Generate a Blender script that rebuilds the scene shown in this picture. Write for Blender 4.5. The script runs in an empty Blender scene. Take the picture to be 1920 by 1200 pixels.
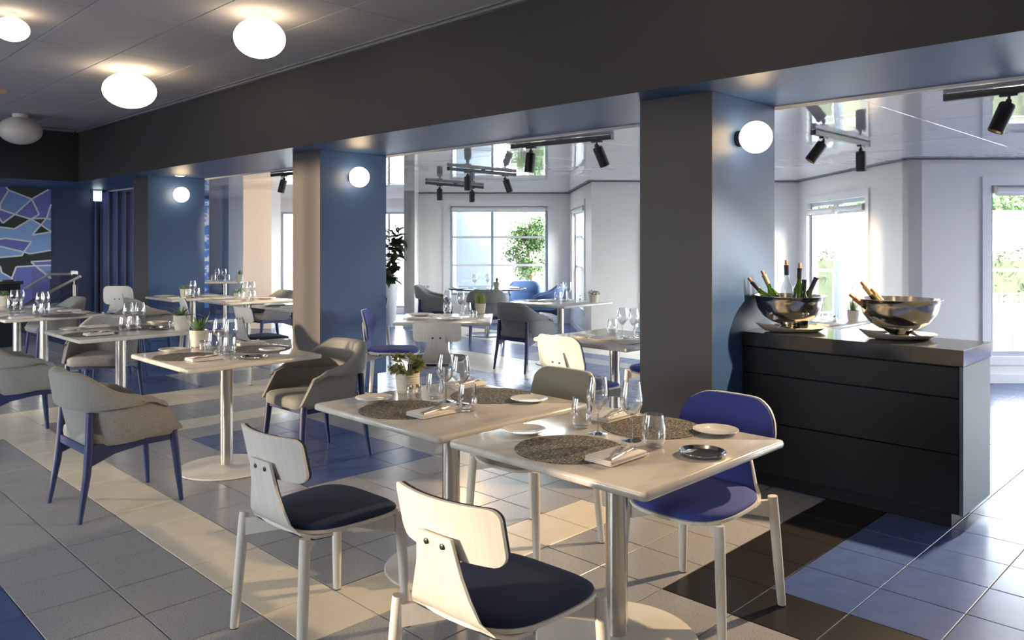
import bpy, bmesh, math, random
from math import sin, cos, pi, radians, sqrt, atan2
from mathutils import Vector, Matrix
random.seed(7)
scene = bpy.context.scene
COL = scene.collection

# ------------------------------------------------------------------ camera
YAW = 0.78217; SN, CS = sin(YAW), cos(YAW); FPX = 1489.0; EYE = 1.5; HOR = 450.8
cam = bpy.data.cameras.new('camera'); camo = bpy.data.objects.new('camera', cam); COL.objects.link(camo)
camo.location = (0, 0, EYE)
camo.rotation_euler = (pi/2, 0, atan2(SN, CS) - pi/2)
cam.sensor_width = 36; cam.lens = FPX/1920*36; cam.shift_y = -(600-HOR)/1920
cam.clip_end = 200; cam.clip_start = .05
scene.camera = camo
# ------------------------------------------------------------------ sky, sun, exposure
world = bpy.data.worlds.new('sky'); scene.world = world; world.use_nodes = True
nt = world.node_tree; nt.nodes.clear()
sky = nt.nodes.new('ShaderNodeTexSky'); sky.sky_type = 'NISHITA'; sky.sun_disc = False
sky.sun_elevation = radians(32); sky.sun_rotation = radians(200); sky.air_density = 1.0; sky.dust_density = 2.0
bg = nt.nodes.new('ShaderNodeBackground'); bg.inputs[1].default_value = 3.3
wo = nt.nodes.new('ShaderNodeOutputWorld'); hs = nt.nodes.new('ShaderNodeHueSaturation'); hs.inputs['Saturation'].default_value = .18; nt.links.new(sky.outputs[0], hs.inputs['Color']); nt.links.new(hs.outputs[0], bg.inputs[0]); nt.links.new(bg.outputs[0], wo.inputs[0])
def sun(name, direction, power, color, angle):
    l = bpy.data.lights.new(name, 'SUN'); l.energy = power; l.color = color; l.angle = angle
    o = bpy.data.objects.new(name, l); COL.objects.link(o)
    o.rotation_euler = Vector(direction).to_track_quat('-Z', 'Y').to_euler()
    return o
sun('sun', (.86, -.50, -.085), 5.0, (1, .71, .45), radians(1.5))
scene.view_settings.view_transform = 'Standard'; scene.view_settings.look = 'None'
scene.view_settings.gamma = 1; scene.view_settings.use_curve_mapping = False
scene.view_settings.exposure = 0.82
try:
    scene.cycles.max_bounces = 10; scene.cycles.diffuse_bounces = 5; scene.cycles.glossy_bounces = 5
    scene.cycles.transparent_max_bounces = 24; scene.cycles.transmission_bounces = 6
    scene.cycles.sample_clamp_indirect = 6; scene.cycles.caustics_reflective = False; scene.cycles.caustics_refractive = False
except Exception: pass

# ------------------------------------------------------------------ surveying helpers
def at(x, y, z):            # point of the horizontal plane z that the sight line of survey mark (x, y) meets
    d = FPX*(EYE-z)/(y-HOR); r = d*(x-960)/FPX
    return Vector((SN*r+CS*d, -CS*r+SN*d, z))
def UV(u, v, z=0):          # the bay windows stand at 45 degrees to the column grid: u across, v along
    return Vector((SN*u+CS*v, -CS*u+SN*v, z))
def onY(x, y, Y):           # sight line onto the wall plane Y
    t = (x-960)/FPX; X = Y*(CS+t*SN)/(SN-t*CS); return X, EYE-(y-HOR)*(CS*X+SN*Y)/FPX
ROTUV = YAW - pi/2          # rotation that turns +x into the u direction

# ------------------------------------------------------------------ materials
def mat(name, color, rough=.5, metal=0, spec=.5, noise=None, bump=None, coat=0, emit=None, sheen=0, ior=None):
    m = bpy.data.materials.new(name); m.use_nodes = True; n = m.node_tree; b = n.nodes['Principled BSDF']
    b.inputs['Base Color'].default_value = (*color, 1); b.inputs['Roughness'].default_value = rough
    b.inputs['Metallic'].default_value = metal; b.inputs['Specular IOR Level'].default_value = spec
    b.inputs['Coat Weight'].default_value = coat; b.inputs['Coat Roughness'].default_value = .05
    if ior: b.inputs['IOR'].default_value = ior
    if sheen: b.inputs['Sheen Weight'].default_value = sheen
    if emit: b.inputs['Emission Color'].default_value = (*emit[0], 1); b.inputs['Emission Strength'].default_value = emit[1]
    tc = n.nodes.new('ShaderNodeTexCoord')
    if noise:   # (scale, second colour, low, high, detail, stretch)
        sc, c2, lo, hi = noise[:4]; st = noise[4] if len(noise) > 4 else (1, 1, 1)
        mp = n.nodes.new('ShaderNodeMapping'); mp.inputs['Scale'].default_value = st
        n.links.new(tc.outputs['Object'], mp.inputs[0])
        t = n.nodes.new('ShaderNodeTexNoise'); t.inputs['Scale'].default_value = sc; t.inputs['Detail'].default_value = 6
        n.links.new(mp.outputs[0], t.inputs['Vector'])
        r = n.nodes.new('ShaderNodeValToRGB'); r.color_ramp.elements[0].position = lo; r.color_ramp.elements[1].position = hi
        r.color_ramp.elements[0].color = (*color, 1); r.color_ramp.elements[1].color = (*c2, 1)
        n.links.new(t.outputs['Fac'], r.inputs[0]); n.links.new(r.outputs[0], b.inputs['Base Color'])
    if bump:    # (scale, strength, stretch)
        mp = n.nodes.new('ShaderNodeMapping'); mp.inputs['Scale'].default_value = bump[2] if len(bump) > 2 else (1, 1, 1)
        n.links.new(tc.outputs['Object'], mp.inputs[0])
        t = n.nodes.new('ShaderNodeTexNoise'); t.inputs['Scale'].default_value = bump[0]; t.inputs['Detail'].default_value = 3
        n.links.new(mp.outputs[0], t.inputs['Vector'])
        bp = n.nodes.new('ShaderNodeBump'); bp.inputs['Strength'].default_value = bump[1]; bp.inputs['Distance'].default_value = .01
        n.links.new(t.outputs['Fac'], bp.inputs['Height']); n.links.new(bp.outputs[0], b.inputs['Normal'])
    return m
def glassmat(name, tint=(1, 1, 1), edge=.0, power=4.0):
    """thin clear shell: lets light through, mirrors more towards its edges"""
    m = bpy.data.materials.new(name); m.use_nodes = True; n = m.node_tree; n.nodes.clear()
    o = n.nodes.new('ShaderNodeOutputMaterial'); tr = n.nodes.new('ShaderNodeBsdfTransparent'); tr.inputs[0].default_value = (*tint, 1)
    g = n.nodes.new('ShaderNodeBsdfGlossy'); g.inputs['Roughness'].default_value = .02; g.inputs[0].default_value = (1, 1, 1, 1)
    f = n.nodes.new('ShaderNodeLayerWeight'); f.inputs['Blend'].default_value = .5
    p = n.nodes.new('ShaderNodeMath'); p.operation = 'POWER'; p.inputs[1].default_value = power; n.links.new(f.outputs['Facing'], p.inputs[0])
    q = n.nodes.new('ShaderNodeMath'); q.operation = 'MULTIPLY_ADD'; q.inputs[1].default_value = .55+edge; q.inputs[2].default_value = .045; q.use_clamp = True
    n.links.new(p.outputs[0], q.inputs[0])
    mx = n.nodes.new('ShaderNodeMixShader'); n.links.new(q.outputs[0], mx.inputs[0])
    n.links.new(tr.outputs[0], mx.inputs[1]); n.links.new(g.outputs[0], mx.inputs[2]); n.links.new(mx.outputs[0], o.inputs[0])
    return m
def strawmat(name):
    m = mat(name, (.10, .085, .07), .75); n = m.node_tree; b = n.nodes['Principled BSDF']
    tc = n.nodes.new('ShaderNodeTexCoord'); outs = []
    for k, rot in enumerate((.3, 1.4, 2.4)):
        mp = n.nodes.new('ShaderNodeMapping'); mp.inputs['Rotation'].default_value = (0, 0, rot); mp.inputs['Scale'].default_value = (60, 480, 60)
        mp.inputs['Location'].default_value = (k*3.1, k*1.7, 0)
        n.links.new(tc.outputs['Object'], mp.inputs[0]); t = n.nodes.new('ShaderNodeTexNoise'); t.inputs['Scale'].default_value = 1; t.inputs['Detail'].default_value = 1
        n.links.new(mp.outputs[0], t.inputs['Vector']); outs.append(t.outputs['Fac'])
    mx = n.nodes.new('ShaderNodeMath'); mx.operation = 'MAXIMUM'; n.links.new(outs[0], mx.inputs[0]); n.links.new(outs[1], mx.inputs[1])
    m2 = n.nodes.new('ShaderNodeMath'); m2.operation = 'MAXIMUM'; n.links.new(mx.outputs[0], m2.inputs[0]); n.links.new(outs[2], m2.inputs[1])
    r = n.nodes.new('ShaderNodeValToRGB'); e = r.color_ramp.elements
    e[0].position = .59; e[0].color = (.040, .033, .026, 1); e[1].position = .70; e[1].color = (.58, .54, .47, 1)
    n.links.new(m2.outputs[0], r.inputs[0]); n.links.new(r.outputs[0], b.inputs['Base Color'])
    return m
NAVYPAINT = mat('dark blue satin paint', (.034, .078, .190), .42, spec=.4, bump=(300, .03))
TAUPE = mat('charcoal taupe satin paint', (.044, .041, .045), .6, spec=.35, bump=(300, .03))
TAUPEC = mat('grey mauve satin paint', (.084, .078, .083), .5, spec=.4, bump=(300, .03))
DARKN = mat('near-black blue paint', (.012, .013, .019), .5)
PLASTER = mat('white wall paint', (.82, .805, .775), .6)
TRIMW = mat('white gloss trim', (.82, .82, .82), .35)
CEILN = mat('matt ceiling board', (.46, .45, .47), .8, bump=(200, .1))
GLOSSC = mat('stretched gloss ceiling film', (.90, .90, .91), .035, metal=.30, spec=.9, ior=1.9, bump=(1.6, .35, (1, 1, 1)))
GROUT = mat('grout', (.10, .085, .07), .8)
TCREAM = mat('cream tile', (.78, .71, .58), .28, noise=(7, (.72, .65, .53), .35, .7))
TGREY = mat('speckled grey tile', (.34, .345, .37), .24, noise=(170, (.15, .15, .16), .57, .66))
TBLUE = mat('blue tile', (.052, .090, .235), .26, noise=(9, (.068, .112, .285), .3, .7))
TBLACK = mat('black tile', (.018, .017, .017), .28)
MARBLE = mat('pale marble', (.70, .66, .59), .13, noise=(5, (.50, .47, .43), .50, .80, (1, 2.2, 1)))
STEEL = mat('brushed steel', (.62, .58, .52), .27, metal=1, bump=(90, .12, (1, 1, .03)))
BOWLM = mat('satin gold-toned steel', (.80, .72, .60), .17, metal=1)
CHROME = mat('polished steel', (.72, .70, .67), .08, metal=1)
COPPER = mat('polished copper steel', (.70, .48, .32), .15, metal=1)
WMETAL = mat('white powder coated steel', (.74, .71, .66), .4)
PLY = mat('whitewashed ash plywood', (.80, .765, .70), .45, noise=(14, (.72, .68, .61), .4, .75, (1, 6, .35)))
NAVYF = mat('navy wool', (.010, .020, .066), .85, sheen=.02, bump=(700, .25))
ROYALF = mat('royal blue wool', (.040, .060, .29), .85, sheen=.08, bump=(700, .25))
GREIGEF = mat('grey beige wool', (.30, .28, .22), .85, sheen=.2, bump=(700, .25))
GREYF = mat('grey wool felt', (.215, .213, .205), .9, sheen=.1, bump=(500, .3), noise=(240, (.31, .305, .29), .4, .65))
BLUEW = mat('blue stained wood', (.016, .028, .105), .42)
BLKPL = mat('dark blue black laminate', (.007, .010, .017), .5, spec=.22, noise=(4, (.009, .0125, .019), .3, .7))
BLKST = mat('black polished stone', (.020, .024, .026), .10, noise=(6, (.05, .055, .06), .5, .8))
BLACKM = mat('black metal', (.012, .013, .014), .38)
PORC = mat('white porcelain', (.82, .79, .74), .18, coat=.3)
LINEN = mat('white linen', (.80, .77, .73), .85, bump=(300, .2))
STRAW = strawmat('woven straw fibre')
GLASS = glassmat('clear glass', (.94, .95, .96), edge=.45, power=1.5)
STEMG = glassmat('thick clear glass', (.80, .82, .85), edge=.6, power=1.0)
PANE = glassmat('window glass', (.87, .89, .89))
POTC = mat('cream ribbed ceramic', (.66, .60, .50), .6)
SOIL = mat('soil', (.05, .035, .02), .9)
LEAFG = mat('green succulent leaf', (.10, .19, .06), .45, noise=(30, (.17, .27, .10), .35, .65))
LEAFO = mat('olive leaf', (.17, .20, .07), .45, noise=(30, (.26, .27, .12), .35, .65))
LEAFD = mat('dark glossy leaf', (.020, .045, .018), .3)
LEAFY = mat('fresh green herb', (.26, .36, .06), .55)
LEAFT = mat('tree leaf', (.06, .12, .028), .5)
BARK = mat('bark', (.12, .085, .05), .8)
CORK = mat('cork', (.50, .24, .12), .7, noise=(80, (.35, .16, .08), .4, .6))
BGREEN = glassmat('green bottle glass', (.30, .42, .08), edge=.3)
BDARK = mat('dark bottle glass', (.012, .02, .010), .06)
FOILB = mat('blue black foil', (.012, .016, .035), .3)
FOILG = mat('pale gold foil', (.55, .46, .28), .35, metal=.6)
TRAYM = mat('cream glazed stoneware', (.58, .52, .43), .35)
BLIND = mat('white roller blind', (.78, .78, .76), .7)
ALU = mat('grey aluminium frame', (.36, .41, .46), .4, metal=.2)
CURT = mat('navy velvet curtain', (.022, .045, .16), .6, sheen=.5)
LAMPW = mat('opal glass lit', (.9, .85, .75), .3, emit=((1, .76, .46), 6.5))
LAMPC = mat('opal glass lit ceiling', (.9, .85, .75), .3, emit=((1, .78, .50), 3.6))
LAMPO = mat('opal glass unlit', (.78, .74, .66), .25)
SPOTIN = mat('gold reflector', (.55, .38, .14), .3, metal=.6)
SIGN = mat('lit sign panel', (.9, 1, 1), .4, emit=((.80, 1, .98), 2.0))
DLIGHT = mat('downlight lens', (1, 1, .9), .4, emit=((1, .95, .70), 9.0))
TERR = mat('terrace paving', (.38, .38, .38), .7, noise=(3, (.32, .32, .32), .4, .7))
HEDGE = mat('hedge leaves', (.030, .038, .012), .7, noise=(12, (.075, .070, .030), .4, .6))
WALLO = mat('cream rendered wall', (.52, .48, .38), .8)
CANV = mat('pale blue canvas', (.30, .36, .44), .8)
SLATE = mat('grey blue slat panel', (.05, .065, .085), .6)
WPLAS = mat('pale grey lacquered aluminium', (.42, .45, .47), .35)
PASTEL = mat('pale blue grey plaster', (.22, .28, .38), .6)

# ------------------------------------------------------------------ mesh builder
class MB:
    def __init__(s): s.v = []; s.f = []; s.mi = []; s.cur = 0
    def add(s, vs, fs, M=None):
        k = len(s.v)
        s.v += [tuple(M @ Vector(p)) for p in vs] if M else [tuple(p) for p in vs]
        for f in fs: s.f.append([i+k for i in f]); s.mi.append(s.cur)
        return s
    def box(s, x0, x1, y0, y1, z0, z1, M=None, b=0):
        if b:
            r = [(x0, y0), (x1, y0), (x1, y1), (x0, y1)]
            ins = lambda d: [(x0+d, y0+d), (x1-d, y0+d), (x1-d, y1-d), (x0+d, y1-d)]
            vs = [(*p, z0) for p in ins(b)] + [(*p, z0+b) for p in r] + [(*p, z1-b) for p in r] + [(*p, z1) for p in ins(b)]
            fs = [(3, 2, 1, 0), (12, 13, 14, 15)]
            for l in range(3):
                for i in range(4): j = (i+1) % 4; fs.append((l*4+i, l*4+j, l*4+4+j, l*4+4+i))
            return s.add(vs, fs, M)
        vs = [(x0, y0, z0), (x1, y0, z0), (x1, y1, z0), (x0, y1, z0), (x0, y0, z1), (x1, y0, z1), (x1, y1, z1), (x0, y1, z1)]
        return s.add(vs, [(3, 2, 1, 0), (4, 5, 6, 7), (0, 1, 5, 4), (1, 2, 6, 5), (2, 3, 7, 6), (3, 0, 4, 7)], M)
    def rings(s, rings, cap0=True, cap1=True, M=None, closed=True):
        n = len(rings[0]); vs = [p for r in rings for p in r]; fs = []
        for a in range(len(rings)-1):
            for i in range(n if closed else n-1):
                j = (i+1) % n; fs.append((a*n+i, a*n+j, (a+1)*n+j, (a+1)*n+i))
        if cap0: fs.append(tuple(range(n-1, -1, -1)))
        if cap1: fs.append(tuple((len(rings)-1)*n+i for i in range(n)))
        return s.add(vs, fs, M)
    def lathe(s, prof, n=24, M=None, cap0=True, cap1=True):
        return s.rings([[(r*cos(2*pi*i/n), r*sin(2*pi*i/n), z) for i in range(n)] for r, z in prof], cap0, cap1, M)
    def tube(s, path, rad, n=10, M=None, cap=True):
        path = [Vector(p) for p in path]; rs = rad if isinstance(rad, (list, tuple)) else [rad]*len(path); out = []
        up = Vector((0, 0, 1))
        for i, p in enumerate(path):
            d = (path[min(i+1, len(path)-1)] - path[max(i-1, 0)]).normalized()
            a = d.cross(up if abs(d.z) < .95 else Vector((1, 0, 0))).normalized(); b = a.cross(d)
            out.append([tuple(p + a*rs[i]*cos(-2*pi*k/n) + b*rs[i]*sin(-2*pi*k/n)) for k in range(n)])
        return s.rings(out, cap, cap, M)
    def prism(s, poly, z0, z1, M=None):
        return s.rings([[(x, y, z0) for x, y in poly], [(x, y, z1) for x, y in poly]], M=M)
    def mesh(s, name, mats, smooth=35):
        m = bpy.data.meshes.new(name); m.from_pydata(s.v, [], s.f); 
        for x in (mats if isinstance(mats, (list, tuple)) else [mats]): m.materials.append(x)
        if any(s.mi): m.polygons.foreach_set('material_index', s.mi)
        bm = bmesh.new(); bm.from_mesh(m); bmesh.ops.recalc_face_normals(bm, faces=bm.faces); bm.to_mesh(m); bm.free()
        if smooth:
            m.polygons.foreach_set('use_smooth', [True]*len(m.polygons))
            try: m.set_sharp_from_angle(angle=radians(smooth))
            except Exception: pass
        m.update(); return m
    def build(s, name, mats, parent=None, smooth=35, loc=None, rz=0):
        return link(name, s.mesh(name, mats, smooth), parent, loc, rz)
def link(name, mesh, parent=None, loc=None, rz=0):
    o = bpy.data.objects.new(name, mesh); COL.objects.link(o)
    if parent: o.parent = parent
    if loc is not None: o.location = loc
    if rz: o.rotation_euler = (0, 0, rz)
    return o
def tag(o, label, cat=None, group=None, kind=None):
    if label: o['label'] = label
    if cat: o['category'] = cat
    if group: o['group'] = group
    if kind: o['kind'] = kind
    return o
def thing(name, label, cat, loc=(0, 0, 0), rz=0, group=None):
    o = bpy.data.objects.new(name, None); COL.objects.link(o); o.empty_display_size = .1
    o.location = loc; o.rotation_euler = (0, 0, rz); return tag(o, label, cat, group)
def struct(name, mb, m, smooth=0, label=None, parent=None):
    o = mb.build(name, m, parent, smooth); 
    if parent is None: o['kind'] = 'structure'
    if label: o['label'] = label
    return o
def copy_tree(o, parent=None):
    c = o.copy(); COL.objects.link(c); c.parent = parent
    for ch in list(o.children): copy_tree(ch, c)
    return c
PROTO = {}
def place(kind, maker, loc, rz, label, cat, group=None):
    if kind not in PROTO:
        PROTO[kind] = o = maker()
    else:
        o = copy_tree(PROTO[kind])
        for k in list(o.keys()):
            if k in ('label', 'category', 'group'): del o[k]
    o.location = loc; o.rotation_euler = (0, 0, rz); return tag(o, label, cat, group)
def rrect(w, h, r, n=5, cx=0, cy=0):
    out = []
    for sx, sy, a0 in ((1, 1, 0), (-1, 1, pi/2), (-1, -1, pi), (1, -1, 1.5*pi)):
        for k in range(n+1):
            a = a0 + pi/2*k/n; out.append((cx+sx*(w/2-r)+r*cos(a), cy+sy*(h/2-r)+r*sin(a)))
    return out
def area(name, loc, rot, sx, sy, portal=True, power=0, color=(1, 1, 1)):
    l = bpy.data.lights.new(name, 'AREA'); l.shape = 'RECTANGLE'; l.size = sx; l.size_y = sy; l.energy = power; l.color = color
    o = bpy.data.objects.new(name, l); COL.objects.link(o); o.location = loc; o.rotation_euler = rot
    if portal:
        l.cycles.is_portal = True
    return o

# ------------------------------------------------------------------ floor tiles
A = .33344; X0 = .21452; Y0 = .28782
XB, XF, XC0, XC1 = 3.875, 4.93, 4.15, 4.93     # beam face, beam back, column front, column back
HB, HG, HN = 2.38, 2.36, 3.14                   # beam underside, gloss ceiling, near ceiling
WR = [UV(*p) for p in ((9.2, 8.35), (4.17, 8.35), (4.17, 11.55), (1.15, 11.5), (1.05, 14.4), (-1.69, 14.4), (-1.69, 13.75), (-1.87, 13.75), (-1.87, 16.4), (-6.25, 16.4))]
region = [(-3.2, -2.6), (XF+5.2, -2.6)] + [(p.x, p.y) for p in WR] + [(6.78, 15.0), (-3.2, 15.0)]
def inside(x, y):
    c = False; n = len(region)
    for i in range(n):
        x1, y1 = region[i]; x2, y2 = region[(i+1) % n]
        if (y1 > y) != (y2 > y) and x < (x2-x1)*(y-y1)/(y2-y1)+x1: c = not c
    return c
def near_inside(x, y, e=.26):
    return any(inside(x+dx, y+dy) for dx in (-e, 0, e) for dy in (-e, 0, e))
def tile_kind(i, j):
    if i == 8 and j <= 4: return 3
    if j == 4 and i >= 8 and i < 14: return 3
    if i >= 9 and j <= 3: return 2
    if i == 4 and 7 <= j <= 22: return 0
    if j == 7 and 4 <= i <= 9: return 0
    if i in (7, 8, 9) and 12 <= j <= 16: return 2
    if i <= 1: return 2
    if j in (20, 21) and 2 <= i <= 3: return 0
    if i in (8, 9) and 23 <= j <= 28: return 2
    if j in (21, 22) and 5 <= i <= 12: return 0
    if j == 18 and 6 <= i <= 12: return 0
    if i in (10, 11, 12) and j >= 26: return 2
    if i >= 13:
        if i in (18, 19, 20) and 17 <= j <= 23: return 0
        if i in (15, 16) and 9 <= j <= 13: return 1
        if 24 <= i <= 26 and 8 <= j <= 30: return 0
        if i == 22 and 12 <= j <= 20: return 1
        return 2
    if i in (10, 11) and 9 <= j <= 15: return 1
    if i in (11, 12) and 13 <= j <= 17: return 2
    return 1
TMATS = [TCREAM, TGREY, TBLUE, TBLACK]
g = MB(); g.add([(x, y, -.006) for x, y in region] + [(x, y, -.06) for x, y in region], [tuple(range(len(region)))] + [(i, (i+1) % len(region), len(region)+(i+1) % len(region), len(region)+i) for i in range(len(region))])
floor = struct('floor', g, GROUT)
def tile_mb(x, y, mb, M=None):
    h = A/2 - .0022; mb.box(x-h, x+h, y-h, y+h, -.008, 0, M, b=.0018)
tm = []
for k, m in enumerate(TMATS):
    mb = MB(); tile_mb(0, 0, mb); me = mb.mesh('floor_tile', m, 0); tm.append(me)
cells = []
for i in range(-10, 46):
    for j in range(-8, 52):
        x, y = X0+(i+.5)*A, Y0+(j+.5)*A
        if not near_inside(x, y, .2): continue
        d = CS*x+SN*y; u = SN*x-CS*y
        vis = d > 2.4 and abs(u) < .70*d
        area_px = 1/(d**3) if vis else 0
        cells.append((area_px, i, j, x, y))
cells.sort(reverse=True)
rest = MB()
for n, (a_, i, j, x, y) in enumerate(cells):
    k = tile_kind(i, j)
    if n < 300 and a_ > 0:
        o = link('floor_tile', tm[k], floor, (x, y, random.uniform(-.0006, .0004)))
    else:
        rest.cur = k; tile_mb(x, y, rest)
o = rest.build('floor_tiles', TMATS, floor, 0); o['kind'] = 'stuff'

# ------------------------------------------------------------------ near ceiling
g = MB(); g.box(-3.3, XB, -2.7, 13.1, HN+.012, HN+.2); ceil = struct('ceiling', g, CEILN)
pm = MB(); pm.box(-.322, .322, -.647, .647, -.0005, .014, b=.003); pmesh = pm.mesh('ceiling_panel', CEILN, 0)
for i in range(-8, 4):
    for j in range(-2, 6):
        cx, cy = 1.86+.65*(i+.5), 6.05+1.3*(j+.5)
        if cx > XB-.08-.3 or cx < -3.2 or cy > 12.9 or cy < -2.5 or CS*cx+SN*cy < .5: continue
        link('ceiling_panel', pmesh, ceil, (cx, cy, HN-.0005+random.uniform(0, .001)))
# ------------------------------------------------------------------ beam and soffit
g = MB(); g.box(XB, XF, -2.7, 15.0, HB, 3.45); beam = struct('wall_beam', g, NAVYPAINT)
g = MB(); g.box(XB-.004, XB+.001, -2.65, 13.02, HB, HN+.15); g.build('face_panel', TAUPE, beam, 0)
g = MB(); g.box(-3.3, XB-.001, 13.02, 15.2, HB, 3.45); so = struct('wall_soffit', g, NAVYPAINT)
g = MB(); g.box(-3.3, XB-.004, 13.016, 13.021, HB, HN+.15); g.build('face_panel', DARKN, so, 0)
g = MB(); g.box(XB-.045, XB-.005, -2.6, 13.0, HN-.030, HN); g.box(XB-.075, XB-.05, -2.6, 13.0, HN-.012, HN); g.box(-3.2, XB-.08, 12.95, 13.015, HN-.03, HN)
struct('trim_1', g, mat('grey ceiling profile', (.22, .23, .26), .45))
# ------------------------------------------------------------------ columns
for n, yc in enumerate((11.06, 6.74, 2.46)):
    g = MB(); g.box(XC0, XC1, yc, yc+.515, .13, HB+.002, b=.004); c_ = struct(f'wall_column_{n+1}', g, NAVYPAINT)
    g = MB(); g.box(XC0+.05, XC1-.07, yc+.05, yc+.465, -.004, .131); g.build('plinth', NAVYPAINT, c_, 0)
    g = MB(); g.box(XC0-.004, XC0+.001, yc, yc+.515, .13, HB); g.build('face_panel', TAUPEC, c_, 0)
# ------------------------------------------------------------------ gloss ceiling
g = MB()
outl = [(XF, -2.6), (XF+5.2, -2.6)] + [(p.x, p.y) for p in WR] + [(6.78, 15.0), (XF, 15.0)]
g.add([(x, y, HG+.004) for x, y in outl] + [(x, y, HG+.2) for x, y in outl], [tuple(range(len(outl))), tuple(range(2*len(outl)-1, len(outl)-1, -1))] + [(i, (i+1) % len(outl), len(outl)+(i+1) % len(outl), len(outl)+i) for i in range(len(outl))])
gc = struct('ceiling_bay', g, TRIMW)
gp = MB(); gp.box(-.300, .300, -.600, .600, 0, .006, b=.0015); gmesh = gp.mesh('gloss_panel', GLOSSC, 0)
for i in range(0, 14):
    for j in range(-3, 15):
        cx, cy = XF+.31+.604*i, -.5+1.205*(j+.5)
        if not inside(cx, cy) and not near_inside(cx, cy, .35): continue
        if cy > 14.4 and cx < 6.7: cy = 14.4
        o = link('gloss_panel', gmesh, gc, (cx, cy, HG-.001)); o.rotation_euler = (random.uniform(-.0012, .0012), random.uniform(-.0012, .0012), 0)

# ------------------------------------------------------------------ walls
def wall_seg(name, p0, p1, z0, z1, m=PLASTER, t=.12, holes=(), parent=None):
    """vertical wall from p0 to p1 (inner face), thickness on the left-hand side; holes = (s0, s1, z0, z1)"""
    p0 = Vector((p0[0], p0[1], 0)); p1 = Vector((p1[0], p1[1], 0)); L = (p1-p0).length; a = atan2((p1-p0).y, (p1-p0).x)
    M = Matrix.Translation(p0) @ Matrix.Rotation(a, 4, 'Z'); g = MB(); s = 0
    for h in sorted(holes):
        if h[0] > s: g.box(s, h[0], 0, t, z0, z1, M)
        if h[2] > z0: g.box(h[0], h[1], 0, t, z0, h[2], M)
        if h[3] < z1: g.box(h[0], h[1], 0, t, h[3], z1, M)
        s = h[1]
    if s < L: g.box(s, L, 0, t, z0, z1, M)
    o = struct(name, g, m); return o, M
def frame_box(g, s0, s1, z0, z1, w, y0, y1, M):
    g.box(s0, s0+w, y0, y1, z0, z1, M); g.box(s1-w, s1, y0, y1, z0, z1, M)
    g.box(s0+w, s1-w, y0, y1, z1-w, z1, M); g.box(s0+w, s1-w, y0, y1, z0, z0+w, M)
def window(name, M, h, casing=.09, bars=(), mull=(), framem=ALU, depth=.12, portal=True):
    s0, s1, z0, z1 = h
    g = MB()
    frame_box(g, s0-casing, s1+casing, max(.0, z0-casing), z1+casing, casing, -.018, -.001, M)
    root = struct(name, g, TRIMW)
    g = MB(); frame_box(g, s0, s1, z0, z1, .05, .04, .10, M)
    for x in mull: g.box(x-.025, x+.025, .045, .095, z0+.05, z1-.05, M)
    g.build('window_frame', framem, root, 0)
    for z in bars:
        g = MB(); g.box(s0+.05, s1-.05, .055, .085, z-.02, z+.02, M); g.build('glazing_bar', TRIMW, root, 0)
    xs = [s0+.05] + [x for x in mull] + [s1-.05]
    for a, b in zip(xs[:-1], xs[1:]):
        g = MB(); g.box(a+.01, b-.01, .068, .072, z0+.05, z1-.05, M); g.build('pane', PANE, root, 0)
    if portal:
        c = M @ Vector(((s0+s1)/2, depth+.05, (z0+z1)/2)); n = (M.to_3x3() @ Vector((0, -1, 0)))
        q = n.to_track_quat('-Z', 'Y'); area('sky_portal', c, q.to_euler(), s1-s0, z1-z0)
    return root
def blind(M, s0, s1, z, label, y=-.005, r=.032):
    root = thing('roller_blind', label, 'blind', M @ Vector(((s0+s1)/2, y, z)), atan2(M[1][0], M[0][0]))
    L = (s1-s0)/2; g = MB(); g.tube([(-L+.03, 0, 0), (L-.03, 0, 0)], r, 14); g.box(-L+.035, L-.035, r-.004, r, -.06, 0); g.build('roll', BLIND, root)
    for sx in (-1, 1):
        g = MB(); g.box(sx*L-.014, sx*L+.014, -r-.004, r+.004, -r-.006, r+.006, b=.003); g.build('bracket', mat('cream bracket', (.66, .60, .50), .5) if 'cream bracket' not in bpy.data.materials else bpy.data.materials['cream bracket'], root)
    return root
P = WR
# wall A (right, faces the room), from far right to corner; interior on right-hand side when walking p0->p1 with thickness left
def seg(i, name, z1=HG+.05, holes=(), m=PLASTER):   # walk reversed so that thickness lies outside
    return wall_seg(name, P[i+1], P[i], 0, z1, m, .14, holes)
wA, MA = seg(0, 'wall_right', holes=[(.86, 3.9, .28, 2.08)])
window('window_1', MA, (.86, 3.9, .28, 2.08), mull=(2.4,), framem=ALU)
blind(MA, .89, 2.5, 2.03, 'white roller blind at the head of the right-hand terrace window')
wB, MB_ = seg(1, 'wall_door_side', holes=[(.36, 2.2, .02, 2.02)])
window('door_1', MB_, (.36, 2.2, .02, 2.02), mull=(1.17, 1.28), framem=ALU)
blind(MB_, .40, 1.27, 1.90, 'white roller blind over the left leaf of the terrace double door')
blind(MB_, 1.30, 2.16, 1.90, 'white roller blind over the right leaf of the terrace double door')
wC, MC = seg(2, 'wall_back', holes=[(.80, 2.65, .30, 2.02)])
window('window_2', MC, (.80, 2.65, .30, 2.02), mull=(1.72,))
wD, MD = seg(3, 'wall_bay_side', holes=[(.55, 2.1, .42, 2.05)])
window('window_3', MD, (.55, 2.1, .42, 2.05), mull=(1.32,), bars=(1.05, 1.56))
blind(MD, .5, 2.15, 2.0, 'white roller blind on the narrow side window of the bay')
wE, ME = seg(4, 'wall_bay', holes=[(.56, 2.34, .50, 2.12)])
window('window_4', ME, (.56, 2.34, .50, 2.12), mull=(1.33,), bars=(1.05, 1.56), casing=.11)
blind(ME, .57, 2.33, 2.075, 'long white roller blind above the bay window with the tree')
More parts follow.
